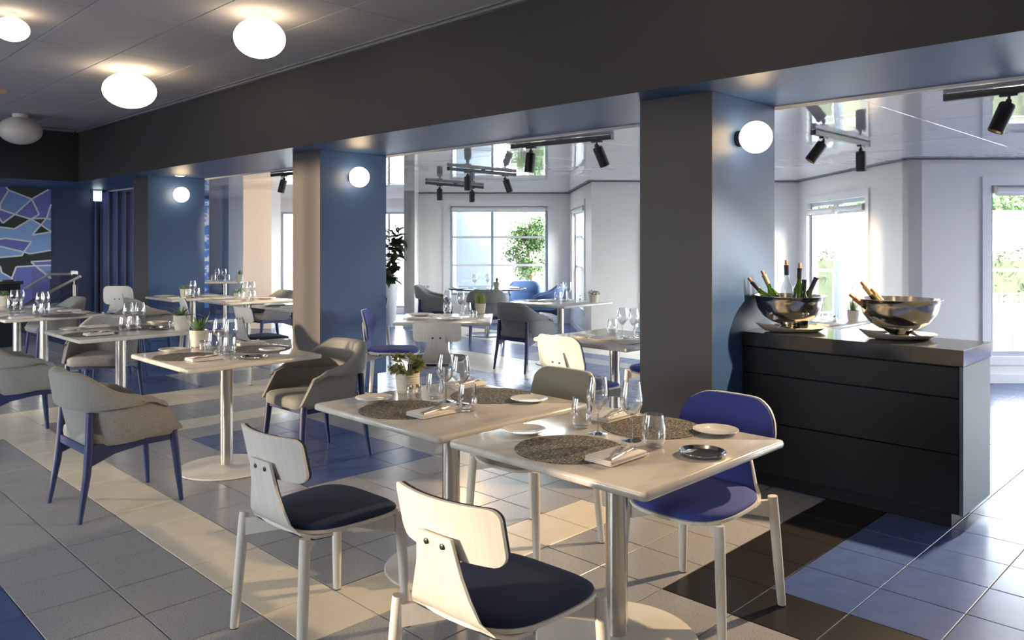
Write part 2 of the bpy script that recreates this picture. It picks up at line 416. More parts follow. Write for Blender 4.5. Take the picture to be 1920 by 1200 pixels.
wall_seg('wall_pier_side', P[6], P[5], 0, HG+.05)
wall_seg('wall_pier_front', P[7], P[6], 0, HG+.05)
g = MB(); Mp = Matrix.Translation(UV(-1.87, 13.75)) @ Matrix.Rotation(ROTUV, 4, 'Z'); g.box(-.02, .19, -.02, .0, 0, .09, Mp); struct('baseboard_pier', g, TRIMW)
wall_seg('wall_pier_left', UV(-1.87, 16.4), P[7], 0, HG+.05)
wF, MF = seg(8, 'wall_far', holes=[(1.47, 3.1, .10, 2.09), (3.2, 4.30, .10, 2.09)])
window('window_5', MF, (1.47, 3.1, .10, 2.09), mull=(2.3,))
window('window_6', MF, (3.2, 4.30, .10, 2.09), mull=(3.7,))
g = MB(); g.box(.02, .40, -.02, -.001, 0, HG, MF); struct('wall_far_panel', g, PASTEL)
wall_seg('wall_link', (6.78, 15.0), P[9], 0, HG+.05, PASTEL)
# baseboards
g = MB()
for M_, L, hs in ((MA, 5.0, ()), (MB_, 3.2, ((.27, 2.29),)), (MC, 3.02, ()), (MD, 2.9, ()), (ME, 2.74, ()), (MF, 4.3, ())):
    a = 0
    for h in hs: g.box(a, h[0], -.012, -.0005, 0, .09, M_); a = h[1]
    g.box(a, L, -.012, -.0005, 0, .09, M_)
struct('baseboard_bay', g, TRIMW)
# thin dark trims at ceiling of the bay
g = MB()
for M_, L in ((MA, 5.0), (MB_, 3.2), (MC, 3.02), (MD, 2.9), (ME, 2.74)): g.box(-.05, L, -.06, -.045, HG-.016, HG, M_); g.box(-.05, L, -.012, -.001, HG-.012, HG, M_)
struct('trim_2', g, mat('dark bay trim', (.10, .11, .14), .5))
# free-standing pier near the far tables
g = MB(); Mq = Matrix.Translation(UV(-4.57, 13.5)) @ Matrix.Rotation(ROTUV, 4, 'Z'); g.box(0, .48, 0, .53, 0, HG+.05, Mq); struct('wall_pier', g, PLASTER)
# end walls of the near room
DEEPN = mat('deep navy paint', (.013, .028, .085), .5)
wall_seg('wall_end_mural', (-3.2, 15.0), (4.75, 15.0), 0, HB+.05, DEEPN)
wall_seg('wall_end', (4.75, 15.0), (6.78, 15.0), 0, HB+.05, DEEPN)
SUN_SLOTS = [(5.7, 7.4, .5, 2.3), (10.2, 11.7, .5, 2.0), (13.3, 14.4, .3, 3.0)]  # unseen openings, sized and placed to steer the sun onto chosen surfaces
wl, ML = wall_seg('wall_left', (-3.2, -2.6), (-3.2, 15.0), 0, 3.4, PLASTER, .14, holes=SUN_SLOTS)
for n, h in enumerate(SUN_SLOTS):
    window(f'window_{n+7}', ML, h, mull=(h[0]+(h[1]-h[0])/2,), framem=TRIMW)
wb, MBk = wall_seg('wall_behind', (XF+5.2, -2.6), (-3.2, -2.6), 0, 3.4, PLASTER, .14, holes=())
pr = WR[0]
wr, MR = wall_seg('wall_right_end', (pr.x, pr.y), (XF+5.2, -2.6), 0, HG+.3, PLASTER, .14, holes=[(.3, 2.7, .2, 2.15)])
window('window_10', MR, (.3, 2.7, .2, 2.15), mull=(1.5,), framem=TRIMW)  # unseen window, added to light column sides and cabinet end from the right


# mural of flat printed shapes, white lines between
MUC = {'k': mat('mural dark', (.018, .030, .030), .6), 'b': mat('mural mid blue', (.17, .28, .56), .6), 'p': mat('mural violet blue', (.13, .15, .45), .6),
       'l': mat('mural pale blue', (.22, .36, .66), .6), 'w': mat('mural white line', (.62, .64, .66), .6)}
def mp(px, py): # survey marks of the mural crop -> wall plane
    X, z = onY(px/6, 340+py/6, 14.99); return X, z
mural = thing('wall_mural', 'wall mural of blue and dark shards parted by white lines, behind the host counter', 'mural', (4.0, 15.0, 1.2))
def mpoly(pts, key, y, name):
    g = MB(); q = [mp(*p) for p in pts]; g.add([(x-4.0, y-15.0, z-1.2) for x, z in q], [tuple(range(len(q)))]); g.build(name, MUC[key], mural, 0)
xl, zt = mp(-900, 60); xr, _ = mp(575, 90)
g = MB(); g.box(xl-4, xr-4, -.012, -.001, -1.2, HB-1.2); g.build('backing', MUC['k'], mural, 0)
shards = [([(-80, 60), (65, 62), (95, 100), (0, 255), (-80, 330)], 'p'), ([(95, 100), (355, 200), (165, 372), (0, 315), (0, 255)], 'b'),
 ([(355, 200), (545, 92), (572, 92), (572, 260), (522, 415), (360, 420), (438, 372)], 'p'), ([(355, 200), (438, 372), (345, 425), (165, 372)], 'p'),
 ([(0, 315), (165, 372), (28, 470), (0, 430), (-80, 300)], 'p'), ([(572, 260), (572, 430), (522, 415)], 'b'), ([(522, 415), (572, 430), (572, 565), (458, 490)], 'b'),
 ([(0, 515), (160, 535), (345, 425), (458, 490), (360, 603), (572, 570), (572, 775), (335, 815), (265, 795), (350, 680), (60, 640), (0, 650), (-80, 660), (-80, 510)], 'l'),
 ([(-80, 660), (60, 640), (350, 680), (265, 795), (0, 732), (-80, 720)], 'p'), ([(-80, 725), (0, 732), (265, 795), (245, 835), (0, 855), (-80, 860)], 'l'),
 ([(345, 905), (572, 890), (572, 945), (395, 950)], 'p'), ([(180, 962), (395, 950), (560, 1090), (572, 1500), (250, 1500), (130, 1090)], 'p'), ([(395, 950), (572, 945), (572, 1090)], 'b'),
 ([(-80, 930), (0, 960), (15, 1025), (130, 1090), (110, 1500), (-80, 1500)], 'b')]
for k, (pts, key) in enumerate(shards):
    mpoly(pts, key, 14.984-k*.0002, 'shard')
g = MB(); ly = -.0205
for pts, key in shards:
    q = [Vector((mp(*p)[0], 0, mp(*p)[1])) for p in pts]
    for a, b in zip(q, q[1:]+q[:1]):
        if (a.x > xr-.03 and b.x > xr-.03) or (a.z > 2.33 and b.z > 2.33): continue
        d = (b-a)
        if d.length < .01: continue
        n = Vector((-d.z, 0, d.x)).normalized()*.013
        ly -= .00012; g.add([(p.x-4, ly, p.z-1.2) for p in (a-n, b-n, b+n, a+n)], [(0, 1, 2, 3)])
g.build('line_work', MUC['w'], mural, 0)
# small bright mural strip in the passage
g = MB(); g.box(6.45, 6.76, 14.975, 14.99, .2, 2.3); st = tag(g.build('wall_banner', mat('bright blue print', (.05, .16, .55), .5, noise=(5, (.55, .68, .82), .48, .56, (1, 1, 2))), None, 0), 'bright blue and white printed strip at the passage wall beside the first column', 'banner')

# curtain
g = MB(); pts = []
n = 90
for i in range(n+1):
    x = 4.78+.98*i/n; w = 2*pi*i/n*7; pts.append((x, 14.90+.045*sin(w)+.012*sin(2*w)))
g.rings([[(x, y, z) for x, y in pts] for z in (.03, 1.2, 2.36)], False, False, closed=False)
cu = thing('curtain', 'full-height navy velvet curtain hanging in deep folds left of the first column', 'curtain', (0, 0, 0))
g.build('drape', CURT, cu, 60)
g = MB(); g.tube([(4.72, 14.9, 2.345), (5.8, 14.9, 2.345)], .012, 8); g.build('rail', BLACKM, cu)
g = MB(); g.box(4.70, 4.72, 14.93, 14.985, 0, HB); struct('trim_3', g, NAVYPAINT)

# exit sign
p = at(185, 356, HB); t = thing('exit_sign', 'small lit emergency sign hanging under the soffit beside the curtain', 'sign', (p.x-.05, p.y-.1, HB), ROTUV+.5)
g = MB(); g.box(-.065, .065, -.012, .012, -.20, -.03, b=.004); g.build('light_panel', SIGN, t, 0)
g = MB(); g.box(-.075, .075, -.02, .02, -.03, .0, b=.003); g.build('housing', TRIMW, t, 0)
# downlight under beam by first column
p = at(345, 326, HB); t = thing('downlight', 'round recessed downlight in the beam soffit above the first column', 'light', (4.45, 10.75, HB))
g = MB(); g.lathe([(.055, -.010), (.075, -.006), (.08, 0)], 20); g.build('bezel', TRIMW, t)
g = MB(); g.lathe([(.053, -.0115), (.0535, -.010)], 20); g.build('lens', DLIGHT, t)

# ------------------------------------------------------------------ lamps
for n, (px_, py_, a_, b_, lit, lab) in enumerate(((487, 72, .182, .142, 1, 'lit oval opal ceiling lamp nearest the beam, at the picture top'),
        (243, 170, .240, .168, 1, 'large lit oval opal ceiling lamp in the middle of the near ceiling'),
        (22, 55, .115, .085, 1, 'smallest lit opal ceiling lamp at the left picture edge'),
        (38, 245, .255, .18, 0, 'unlit oval opal ceiling lamp in front of the dark soffit'))):
    zc = HN-b_-.035; p = at(px_, py_, zc)
    t = thing('ceiling_lamp', lab, 'lamp', (p.x, p.y, HN), 0, 'ceiling lamps'); g = MB()
    g.lathe([(a_*sin(k*pi/14)+.0001, -.035-b_+b_*-cos(k*pi/14)) for k in range(15)], 32); g.build('shade', LAMPC if lit else LAMPO, t, 60)
    g = MB(); g.lathe([(a_*.35, -.048), (a_*.35, 0)], 24); g.build('mount', TRIMW, t)
for n, (px_, py_, Y, r_, lab) in enumerate(((340, 365, 11.06, .105, 'lit globe wall lamp on the first column beside the curtain'),
        (674, 332, 6.74, .100, 'lit globe wall lamp on the middle column'), (1419, 257, 2.46, .097, 'lit globe wall lamp on the column above the bar counter'))):
    X, z = onY(px_, py_, Y-.125); t = thing('wall_lamp', lab, 'lamp', (X, Y, z), 0, 'globe wall lamps')
    g = MB(); Ms = Matrix.Translation((0, -.022-r_, 0)); g.lathe([(r_*sin(k*pi/14)+.0001, -r_*cos(k*pi/14)) for k in range(15)], 28, Ms); g.build('shade', LAMPW, t, 60)
    g = MB(); g.lathe([(.045, 0), (.05, .006), (.05, .032)], 20, Matrix.Rotation(pi/2, 4, 'X')); g.build('mount', BLACKM, t)
for x_, y_, w_ in ((1.5, 2.6, 'above the nearest chairs'), (2.9, 2.2, 'above the nearest table by the beam'), (1.4, -.6, 'behind the viewer'), (2.9, -.9, 'behind the viewer along the beam'), (-.6, 3.4, 'left of the viewer'), (-.9, .6, 'over the viewer to the left'), (-.9, 7.6, 'by the middle left window'), (-.9, 10.6, 'by the far left window')):  # unseen lamps, added for warm fill in the near room
    t = thing('ceiling_lamp', 'added opal fill lamp outside the picture, '+w_, 'lamp', (x_, y_, HN), 0, 'added fill lamps outside the picture'); g = MB()
    g.lathe([(.182*sin(k*pi/14)+.0001, -.147+.135*-cos(k*pi/14)) for k in range(15)], 24); g.build('shade', LAMPC, t, 60)
p = at(3, 172, HN-.02); t = thing('smoke_detector', 'small yellowed round smoke detector on the near ceiling at the left edge', 'detector', (p.x, p.y, HN))
g = MB(); g.lathe([(.03, -.045), (.045, -.03), (.05, -.02), (.055, -.012), (.055, 0)], 20); g.build('cover', mat('yellowed plastic', (.55, .42, .25), .5), t)

def track(loc0, loc1, heads, label, aims=()):
    a, b = Vector((*loc0, HG)), Vector((*loc1, HG)); d = b-a; L = d.length; rz = atan2(d.y, d.x)
    t = thing('track_light', label, 'light', (a+b)/2, rz, 'black track lights')
    g = MB(); g.box(-L/2, L/2, -.020, .020, -.045, -.006, b=.003); g.build('rail', BLACKM, t, 0)
    g = MB(); g.box(-L/2-.005, -L/2+.01, -.021, .021, -.046, -.005); g.box(L/2-.01, L/2+.005, -.021, .021, -.046, -.005); g.box(-.03, .03, -.01, .01, -.008, .001); g.build('end_cap', BLACKM, t, 0)
    for f, (tx, ty) in heads:
        x = (f-.5)*L; h = MB(); h.box(x-.045, x+.045, -.018, .018, -.058, -.044, b=.002); h.tube([(x, 0, -.05), (x, 0, -.085)], .008, 8); h.tube([(x, -.012, -.085), (x, .012, -.085)], .016, 10)
        R = Matrix.Translation((x, 0, -.085)) @ Matrix.Rotation(-rz, 4, 'Z') @ Matrix.Rotation(YAW-pi/2, 4, 'Z') @ Matrix.Rotation(tx, 4, 'Y') @ Matrix.Rotation(ty, 4, 'X')
        ho = h.build('spot_arm', BLACKM, t)
        h = MB(); h.lathe([(.036, -.012), (.041, -.018), (.043, -.03), (.043, -.178), (.040, -.180), (.0395, -.155)], 20, R, True, False); sp = h.build('spot_head', BLACKM, t)
        h = MB(); h.lathe([(.0392, -.176), (.030, -.150), (.012, -.140)], 20, R, False, True); h.build('reflector', SPOTIN, sp)
    for (f, _), tgt in zip(heads, aims):
        if tgt is None: continue
        l = bpy.data.lights.new('spot', 'SPOT'); l.energy = tgt[3]; l.color = (1, .72, .42); l.spot_size = radians(tgt[4]); l.spot_blend = .35; l.shadow_soft_size = .03
        o = bpy.data.objects.new('spot', l); COL.objects.link(o); pos = a.lerp(b, f)+Vector((0, 0, -.29)); o.location = pos
        o.rotation_euler = (Vector(tgt[:3])-pos).to_track_quat('-Z', 'Y').to_euler()
    return t
track((5.02, 4.98), (5.12, 3.95), [(.20, (.10, 0)), (.86, (-.42, .2))], 'long black track light nearest the beam, between middle and right columns')
track((6.03, 7.03), (7.20, 7.10), [(.27, (0, 0)), (.84, (-.35, .1))], 'black track light in the middle of the gloss ceiling, second from the beam', [(5.2, 6.1, .7, 50, 60), None])
track((7.3, 9.0), (8.55, 9.15), [(.22, (0, 0)), (.80, (0, 0))], 'farthest black track light, in front of the bay window')
track((5.99, 2.67), (7.10, 2.68), [(.17, (.62, .1)), (.86, (0, 0))], 'black track light above the bar, right of the right column')
track((5.09, 1.48), (5.12, .40), [(.30, (.38, .1))], 'black track light cut off by the right picture edge', [(3.8, 1.75, 0, 260, 105)])
track((5.05, 9.35), (5.15, 8.30), [(.25, (.25, 0)), (.8, (0, 0))], 'black track light left of the middle column', [(6.5, 12.5, 1.2, 230, 60), (4.6, 9.4, .7, 60, 60)])

# ------------------------------------------------------------------ furniture makers
def make_table(w=.90, dpt=.90, topm=MARBLE, basem=WMETAL):
    t = thing('dining_table', None, None)
    g = MB(); rs = []
    for d, z in ((.010, .720), (.002, .724), (0, .731), (0, .740), (.003, .747), (.010, .750)): rs.append([(x, y, z) for x, y in rrect(w-2*d, dpt-2*d, .022-d*.5, 4)])
    g.rings(rs); g.build('tabletop', topm, t, 50)
    g = MB(); g.lathe([(.041, .020), (.041, .715), ], 28); g.build('pole', STEEL, t)
    g = MB(); g.lathe([(.30, .001), (.305, .006), (.300, .012), (.15, .020), (.055, .024), (.046, .028)], 40); bp = g.build('base_plate', basem, t, 40); g = MB(); g.lathe([(.12, .712), (.12, .7195)], 20); g.build('top_flange', basem, t, 40)
    return t
def curved_panel(outline, mapf, th, scales=(.0, .04, .2, .4, .6, .8, .93, 1.0), dome=0):
    g = MB(); cy = sum(p[0] for p in outline)/len(outline); cz = sum(p[1] for p in outline)/len(outline)
    front, back = [], []
    for s in scales[1:]:
        front.append([mapf(cy+(y-cy)*s, cz+(z-cz)*s, th+dome*(1-s**3)) for y, z in outline]); back.append([mapf(cy+(y-cy)*s, cz+(z-cz)*s, 0) for y, z in outline])
    g.rings(front[:1]+front[1:], True, False); g.rings(list(back), True, False)
    n = len(outline); g.add(front[-1]+back[-1], [(i, (i+1) % n, n+(i+1) % n, n+i) for i in range(n)])
    return g
def grid_panel(outline, mapf, th, inset=0):
    ys = [p[0] for p in outline]; y0, y1 = min(ys), max(ys); N = 26; M_ = 7
    def span(y):
        zs = []
        for (a, za), (b, zb) in zip(outline, outline[1:]+outline[:1]):
            if (a-y)*(b-y) <= 0 and abs(a-b) > 1e-7: zs.append(za+(zb-za)*(y-a)/(b-a))
        return (min(zs), max(zs)) if zs else (0, 0)
    F, B = [], []
    for i in range(N+1):
        y = (y0+y1)/2-(y1-y0)/2*cos(pi*i/N)*.99999; lo, hi = span(y)
        F.append([mapf(y, lo+(hi-lo)*k/M_, th) for k in range(M_+1)]); B.append([mapf(y, lo+(hi-lo)*k/M_, 0) for k in range(M_+1)])
    g = MB(); g.rings([f+b[::-1] for f, b in zip(F, B)]); return g
def make_chair(style, cush):
    t = thing('dining_chair', None, None)
    # seat shell and stem, one bent sheet of plywood
    out = []
    for k in range(40):
        a = 2*pi*k/40; ex = .62
        x = .235*math.copysign(abs(cos(a))**ex, cos(a)); y = .225*math.copysign(abs(sin(a))**ex, sin(a)); y *= 1+.06*(x/.2)
        out.append((x+.035, y))
    def seatz(x, y): return .437 + .10*y*y + .02*max(0, -(x+.1))*3 - .25*max(0, x-.15)**2*4
    g = curved_panel(out, lambda a, b, h: (a, b, seatz(a, b)+h), .012)
    pth = [(-.08, .437), (-.15, .440), (-.195, .452), (-.222, .485), (-.236, .54), (-.246, .60), (-.256, .66), (-.262, .70 if style == 'T' else .72)]
    hw = [.20, .19, .165, .135, .110, .088, .076, .066] if style == 'T' else [.20, .19, .165, .135, .115, .095, .082, .07]
    rs = []
    for i, ((x, z), w) in enumerate(zip(pth, hw)):
        a = pth[max(i-1, 0)]; b = pth[min(i+1, len(pth)-1)]; dx, dz = b[0]-a[0], b[1]-a[1]; L = sqrt(dx*dx+dz*dz); nx, nz = -dz/L*.011, dx/L*.011
        ww = w
        rs.append([(x, -ww, z), (x, ww, z), (x-nx*-1*-1, ww, z+nz) if 0 else (x+nx*-1, ww, z-nz*-1), (x-nx, -ww, z+nz)])
    g.rings(rs)
    g.build('seat_shell', PLY, t, 40)
    # cushion
    ins = [(x*.965+.001, y*.965) for x, y in out]
    c = MB(); R = []
    for s, h in ((1.0, .0125), (1.012, .018), (1.0, .026), (.95, .033), (.8, .039), (.5, .043), (.2, .044)): R.append([(x*s, y*s, seatz(x*s, y*s)+h) for x, y in ins])
    c.rings(R); rs2 = []
    for i, ((x, z), w) in enumerate(zip(pth, hw)):
        a = pth[max(i-1, 0)]; b = pth[min(i+1, len(pth)-1)]; dx, dz = b[0]-a[0], b[1]-a[1]; L = sqrt(dx*dx+dz*dz); nx, nz = -dz/L, dx/L; ww = w*.93
        q = [(x-nx*k, z+nz*k) for k in (.0115, .019, .023)]
        rs2.append([(q[0][0], -ww, q[0][1]), (q[0][0], ww, q[0][1]), (q[1][0], ww, q[1][1]), (q[2][0], ww*.8, q[2][1]), (q[2][0], -ww*.8, q[2][1]), (q[1][0], -ww, q[1][1])])
    c.rings(rs2[:-1]); c.build('cushion', cush, t, 60)
    # backrest
    if style == 'T': w, h, cz, r, kk, lean = .415, .165, .708, .036, 1.05, .25
    elif style == 'R': w, h, cz, r, kk, lean = .455, .275, .70, .132, .80, .22
    else: w, h, cz, r, kk, lean = .44, .27, .70, .065, .80, .22
    ol = rrect(w, h, r, 6, 0, cz)
    if style == 'T': ol = [(y, z + .05*(y*y)/(.23**2)*.35) for y, z in ol]
    if style == 'R': ol = [(y*(1-.42*max(0, (cz-.01-z)/(h/2))**1.4), z) for y, z in ol]
    if style == 'S': ol = [(y*(1-.25*(z-cz)/h*1.0) if z > cz else y*(1-.10*(cz-z)/h), z) for y, z in ol]
    def mb_(y, z, hgt): return (-.262+.013 + kk*y*y - lean*(z-cz)*.9 + hgt, y, z)
    b = grid_panel(ol, mb_, .011).build('backrest', PLY, t, 40)
    ol2 = [(y*.985, cz+(z-cz)*.98) for y, z in ol]
    grid_panel(ol2, lambda y, z, hgt: mb_(y, z, hgt+.0112), .013).build('back_pad', cush, b, 50)
    for sy in (-1, 1):
        s = MB(); zz = cz-.035 if style == 'T' else cz-.055
        s.lathe([(.0085, 0), (.0085, .003), (.005, .0045)], 10, Matrix.Translation((-.2585 if style == 'T' else -.2535, sy*.032, zz)) @ Matrix.Rotation(-pi/2, 4, 'Y'))
        s.build('screw', BLACKM, b)
    # legs and the crossed rails under the seat
    for sx in (1, -1):
        for sy in (1, -1):
            top = Vector((sx*.205+(.012 if sx > 0 else 0), sy*.212, .437 if sx > 0 else .452)); bot = Vector((sx*.236, sy*.236, 0))
            l = MB(); l.tube([top, top.lerp(bot, .15), top.lerp(bot, .6), bot+Vector((0, 0, .006)), bot], [.0195, .0205, .0195, .0165, .0155], 14)
            lg = l.build('leg', PLY, t, 50)
            l = MB(); l.tube([bot+Vector((0, 0, .004)), bot], [.0168, .0168], 12); l.build('glide', BLACKM, lg)
    fr = MB()
    for sx in (1, -1):
        for sy in (1, -1):
            a = Vector((sx*.205, sy*.20, 0)); n = Vector((-a.y, a.x, 0)).normalized()*.011
            zt = .432
            o_, i_ = a, a*.08
            vs = [o_-n, o_+n, i_+n, i_-n]; low = (.365, .365, .405, .405); hi = (zt, zt, zt, zt)
            fr.add([(v.x, v.y, z) for v, z in zip(vs, low)]+[(v.x, v.y, z) for v, z in zip(vs, hi)], [(3, 2, 1, 0), (4, 5, 6, 7), (0, 1, 5, 4), (1, 2, 6, 5), (2, 3, 7, 6), (3, 0, 4, 7)])
    fr.build('rail', PLY, t, 0)
    return t
def make_armchair(fab=GREYF, wood=BLUEW):
    t = thing('armchair', None, None)
    N = 44
    def plan(s, off):      # s in [-1,1] around the back; off = outward offset
        a = abs(s); sg = 1 if s >= 0 else -1
        if a < .56:
            ph = a/.56*pi/2; x = -.05-(.225+off)*cos(ph)**.80; y = (.265+off)*sin(ph)**.80
        else:
            f = (a-.56)/.44; x = -.05+f*.315; y = (.265+off) - .010*f*f
        return x, sg*y
    def ss(a, b, x): x = max(0, min(1, (x-a)/(b-a))); return x*x*(3-2*x)
    def topz(a): return .790 - .135*ss(.20, .62, a) - .020*ss(.6, .82, a) - .045*ss(.86, 1.0, a)**1.5
    def midz(a): return .585 - .0*a + .010*ss(.55, .85, a) - .02*ss(.87, 1.0, a)
    def lowz(a): return .385 + .030*ss(.5, 1, a)
    def thick(a): return .036 - .008*ss(.6, .8, a) - .016*ss(.82, 1, a)
    band, low = MB(), MB(); rb, rl = [], []
    for k in range(N+1):
        s = -1+2*k/N; a = abs(s); tz, mz, lz, th = topz(a), min(midz(a), topz(a)-.02), lowz(a), thick(a)
        lean = .0
        def P_(off, z):
            x, y = plan(s, off); f = 1-ss(.1, .7, a); x -= .60*(z-.42)*ss(.55, 1, a)
            return (x - .16*(z-.585)*f*1.0 if z > .5 else x+ .35*(.5-z)*f, y, z)
        rb.append([P_(-th, mz+.01), P_(-th, tz-.03), P_(-th*.75, tz-.010), P_(-th*.2, tz), P_(th*.4, tz-.002), P_(th*.85, tz-.014), P_(th, tz-.035), P_(th, mz+.02), P_(th*.85, mz+.004), P_(th*.2, mz), P_(-th*.8, mz)])
        rl.append([P_(-.026, lz), P_(-.026, mz+.015), P_(-.004, mz+.015), P_(.002, mz-.03), P_(-.002, lz+.01), P_(-.010, lz)])
    band.rings(rb); low.rings(rl)
    bo = band.build('backrest', fab, t, 50); low.build('side_shell', fab, t, 45)
    g = MB(); ol = rrect(.52, .475, .09, 6, .02, 0); R = []
    for s, z in ((.93, .385), (.99, .395), (1.0, .42), (.99, .445), (.94, .460), (.8, .468), (.4, .472), (.1, .473)): R.append([((x-.02)*s+.02+(.012 if 0 else 0), y*s, z) for x, y in ol])
    g.rings(R); g.build('cushion', fab, t, 60)
    for sy in (1, -1):
        l = MB(); p0 = Vector((.225, sy*.215, .405)); p1 = Vector((.262, sy*.238, 0))
        l.tube([p0, p0.lerp(p1, .12), p0.lerp(p1, .6), p1], [.021, .023, .019, .012], 12); l.build('leg', wood, t, 50)
        l = MB(); l.tube([(-.225, sy*.222, .575), (-.232, sy*.228, .40), (-.245, sy*.238, .25), (-.285, sy*.25, 0)], [.019, .022, .021, .012], 12); l.build('leg', wood, t, 50)
        r = MB(); r.add([(.23, sy*.212-.011, .405), (.23, sy*.212-.011, .355), (.05, sy*.215-.011, .355), (-.10, sy*.22-.011, .335), (-.23, sy*.225-.011, .285), (-.23, sy*.225-.011, .40),
                         (.23, sy*.212+.011, .405), (.23, sy*.212+.011, .355), (.05, sy*.215+.011, .355), (-.10, sy*.22+.011, .335), (-.23, sy*.225+.011, .285), (-.23, sy*.225+.011, .40)],
                        [(0, 1, 2, 3, 4, 5), (11, 10, 9, 8, 7, 6)] + [(i, (i+1) % 6, 6+(i+1) % 6, 6+i) for i in range(6)]); r.build('side_rail', wood, t, 0)
    r = MB(); r.box(.212, .236, -.205, .205, .358, .402, b=.002); r.build('cross_rail', wood, t, 0); r = MB(); r.box(-.24, -.216, -.21, .21, .345, .39, b=.002); r.build('cross_rail', wood, t, 0)
    return t

def glass_prof(kind):
    if kind == 'wine': return [(.0385, .0), (.0385, .0015), (.02, .004), (.006, .008), (.0048, .02), (.0042, .075), (.0052, .088), (.016, .098), (.034, .118), (.0435, .140), (.0440, .155), (.040, .185), (.0325, .222), (.0322, .2225), (.039, .185), (.043, .155), (.0425, .141), (.033, .1195), (.015, .100), (.002, .0945)]
    return [(r*1.08, z*1.08) for r, z in ((.026, 0), (.031, .003), (.036, .02), (.0405, .045), (.0405, .06), (.037, .09), (.0335, .110), (.0325, .1102), (.0358, .09), (.0392, .06), (.039, .045), (.034, .022), (.027, .012), (.002, .011))]
def make_wine():
    t = thing('wine_glass', None, None); pr_ = glass_prof('wine')
    g = MB(); g.lathe(pr_[5:], 28); g.build('bowl', GLASS, t, 60)
    g = MB(); g.lathe(pr_[:6], 24); g.build('stem', STEMG, t, 60); return t
def make_tumbler():
    t = thing('water_glass', None, None); g = MB(); g.lathe(glass_prof('t'), 28); g.build('body', GLASS, t, 60); return t
def make_plate(r=.088, m=PORC, name='side_plate'):
    t = thing(name, None, None); g = MB()
    g.lathe([(r*.55, 0), (r*.58, .003), (r*.97, .012), (r, .0138), (r*.99, .0155), (r*.95, .0150), (r*.60, .0065), (r*.55, .0055), (.004, .005)], 36); g.build('dish', m, t, 60); return t
def make_tray():
    t = thing('metal_dish', None, None); r = .082; g = MB()
    g.lathe([(r*.70, 0), (r*.80, .002), (r*.97, .010), (r, .013), (r*.985, .0155), (r*.95, .0145), (r*.82, .006), (r*.74, .004), (.004, .0036)], 40); g.build('dish', CHROME, t, 60); return t
def make_mat():
    t = thing('placemat', None, None); g = MB(); n = 64
    R = []
    for s, z in ((1, 0), (1.002, .0012), (.996, .0024)): R.append([(.198*s*cos(2*pi*k/n)*(1+.004*sin(k*5.3)), .198*s*sin(2*pi*k/n)*(1+.004*sin(k*5.3)), z) for k in range(n)])
    g.rings(R); g.build('weave', STRAW, t, 0); return t
def make_napkin():
    t = thing('napkin', None, None)
    for k, (w, h, z, dx) in enumerate(((.205, .120, 0, 0), (.20, .116, .0055, -.002), (.203, .118, .0110, .001))):
        g = MB(); R = []
        for ins, zz in ((.002, 0), (0, .002), (0, .0035), (.002, .0055)): R.append([(x+dx, y, zz+z+.0012*sin(x*22+k)*(1 if zz > .001 else 0)) for x, y in rrect(w-2*ins, h-2*ins, .008, 3)])
        g.rings(R); g.build('fold', LINEN, t, 50)
    return t
def make_fork():
    t = thing('fork', None, None); g = MB(); R = []
    for x, w, z in ((-.095, .004, .004), (-.06, .0052, .003), (0, .0036, .005), (.03, .0036, .0085), (.045, .008, .007), (.055, .0105, .004), (.062, .011, .0032)): R.append([(x, -w, z), (x, w, z), (x, w, z+.0016), (x, -w, z+.0016)])
    g.rings(R)
    for k in range(4):
        y = -.0095+k*.00634; g.rings([[(.060, y-.0014, .0032), (.060, y+.0014, .0032), (.060, y+.0014, .0048), (.060, y-.0014, .0048)], [(.080, y-.0012, .003), (.080, y+.0012, .003), (.080, y+.0012, .0044), (.080, y-.0012, .0044)], [(.097, y-.0008, .008), (.097, y+.0008, .008), (.097, y+.0008, .009), (.097, y-.0008, .009)]])
    g.build('body', COPPER, t, 40); return t
def make_knife():
    t = thing('table_knife', None, None); g = MB(); R = []
    for x, w, z in ((-.1, .005, .001), (-.06, .006, .001), (.0, .0045, .001), (.01, .0075, .001), (.06, .0085, .001), (.09, .006, .001), (.105, .001, .001)): R.append([(x, -w, z), (x, w, z), (x, w*.8, z+.003), (x, -w*.8, z+.003)])
    g.rings(R); g.build('body', COPPER, t, 40); return t
def make_shaker(): 
    t = thing('shaker', None, None); g = MB(); g.lathe([(.016, 0), (.018, .003), (.018, .045), (.015, .049)], 16); g.build('jar', GLASS, t, 50)
    g = MB(); g.lathe([(.0155, .0), (.0155, .022)], 14, Matrix.Translation((0, 0, .003))); g.build('filling', PORC, t, 40)
    g = MB(); g.lathe([(.0165, .049), (.0165, .060), (.011, .066)], 16); g.build('cap', CHROME, t, 40); return t
def pot_prof(r=.055, h=.095):
    pr = [(r*.78, 0)]
    for k in range(9):
        z = h*(k+.2)/9; rr = r*(.82+.18*(k/9)**.7); pr += [(rr*.95, z), (rr*.995, z+h*.025), (rr, z+h*.06), (rr*.97, z+h*.09)]
    return pr+[(r*1.0, h), (r*.92, h), (r*.90, h*.86), (.003, h*.85)]
def pot(t, r=.055, h=.095, m=POTC):
    g = MB(); g.lathe(pot_prof(r, h), 26); p = g.build('pot', m, t, 50)
    g = MB(); g.lathe([(r*.89, h*.862), (r*.5, h*.90), (.003, h*.91)], 16); g.build('soil', SOIL, p, 50)
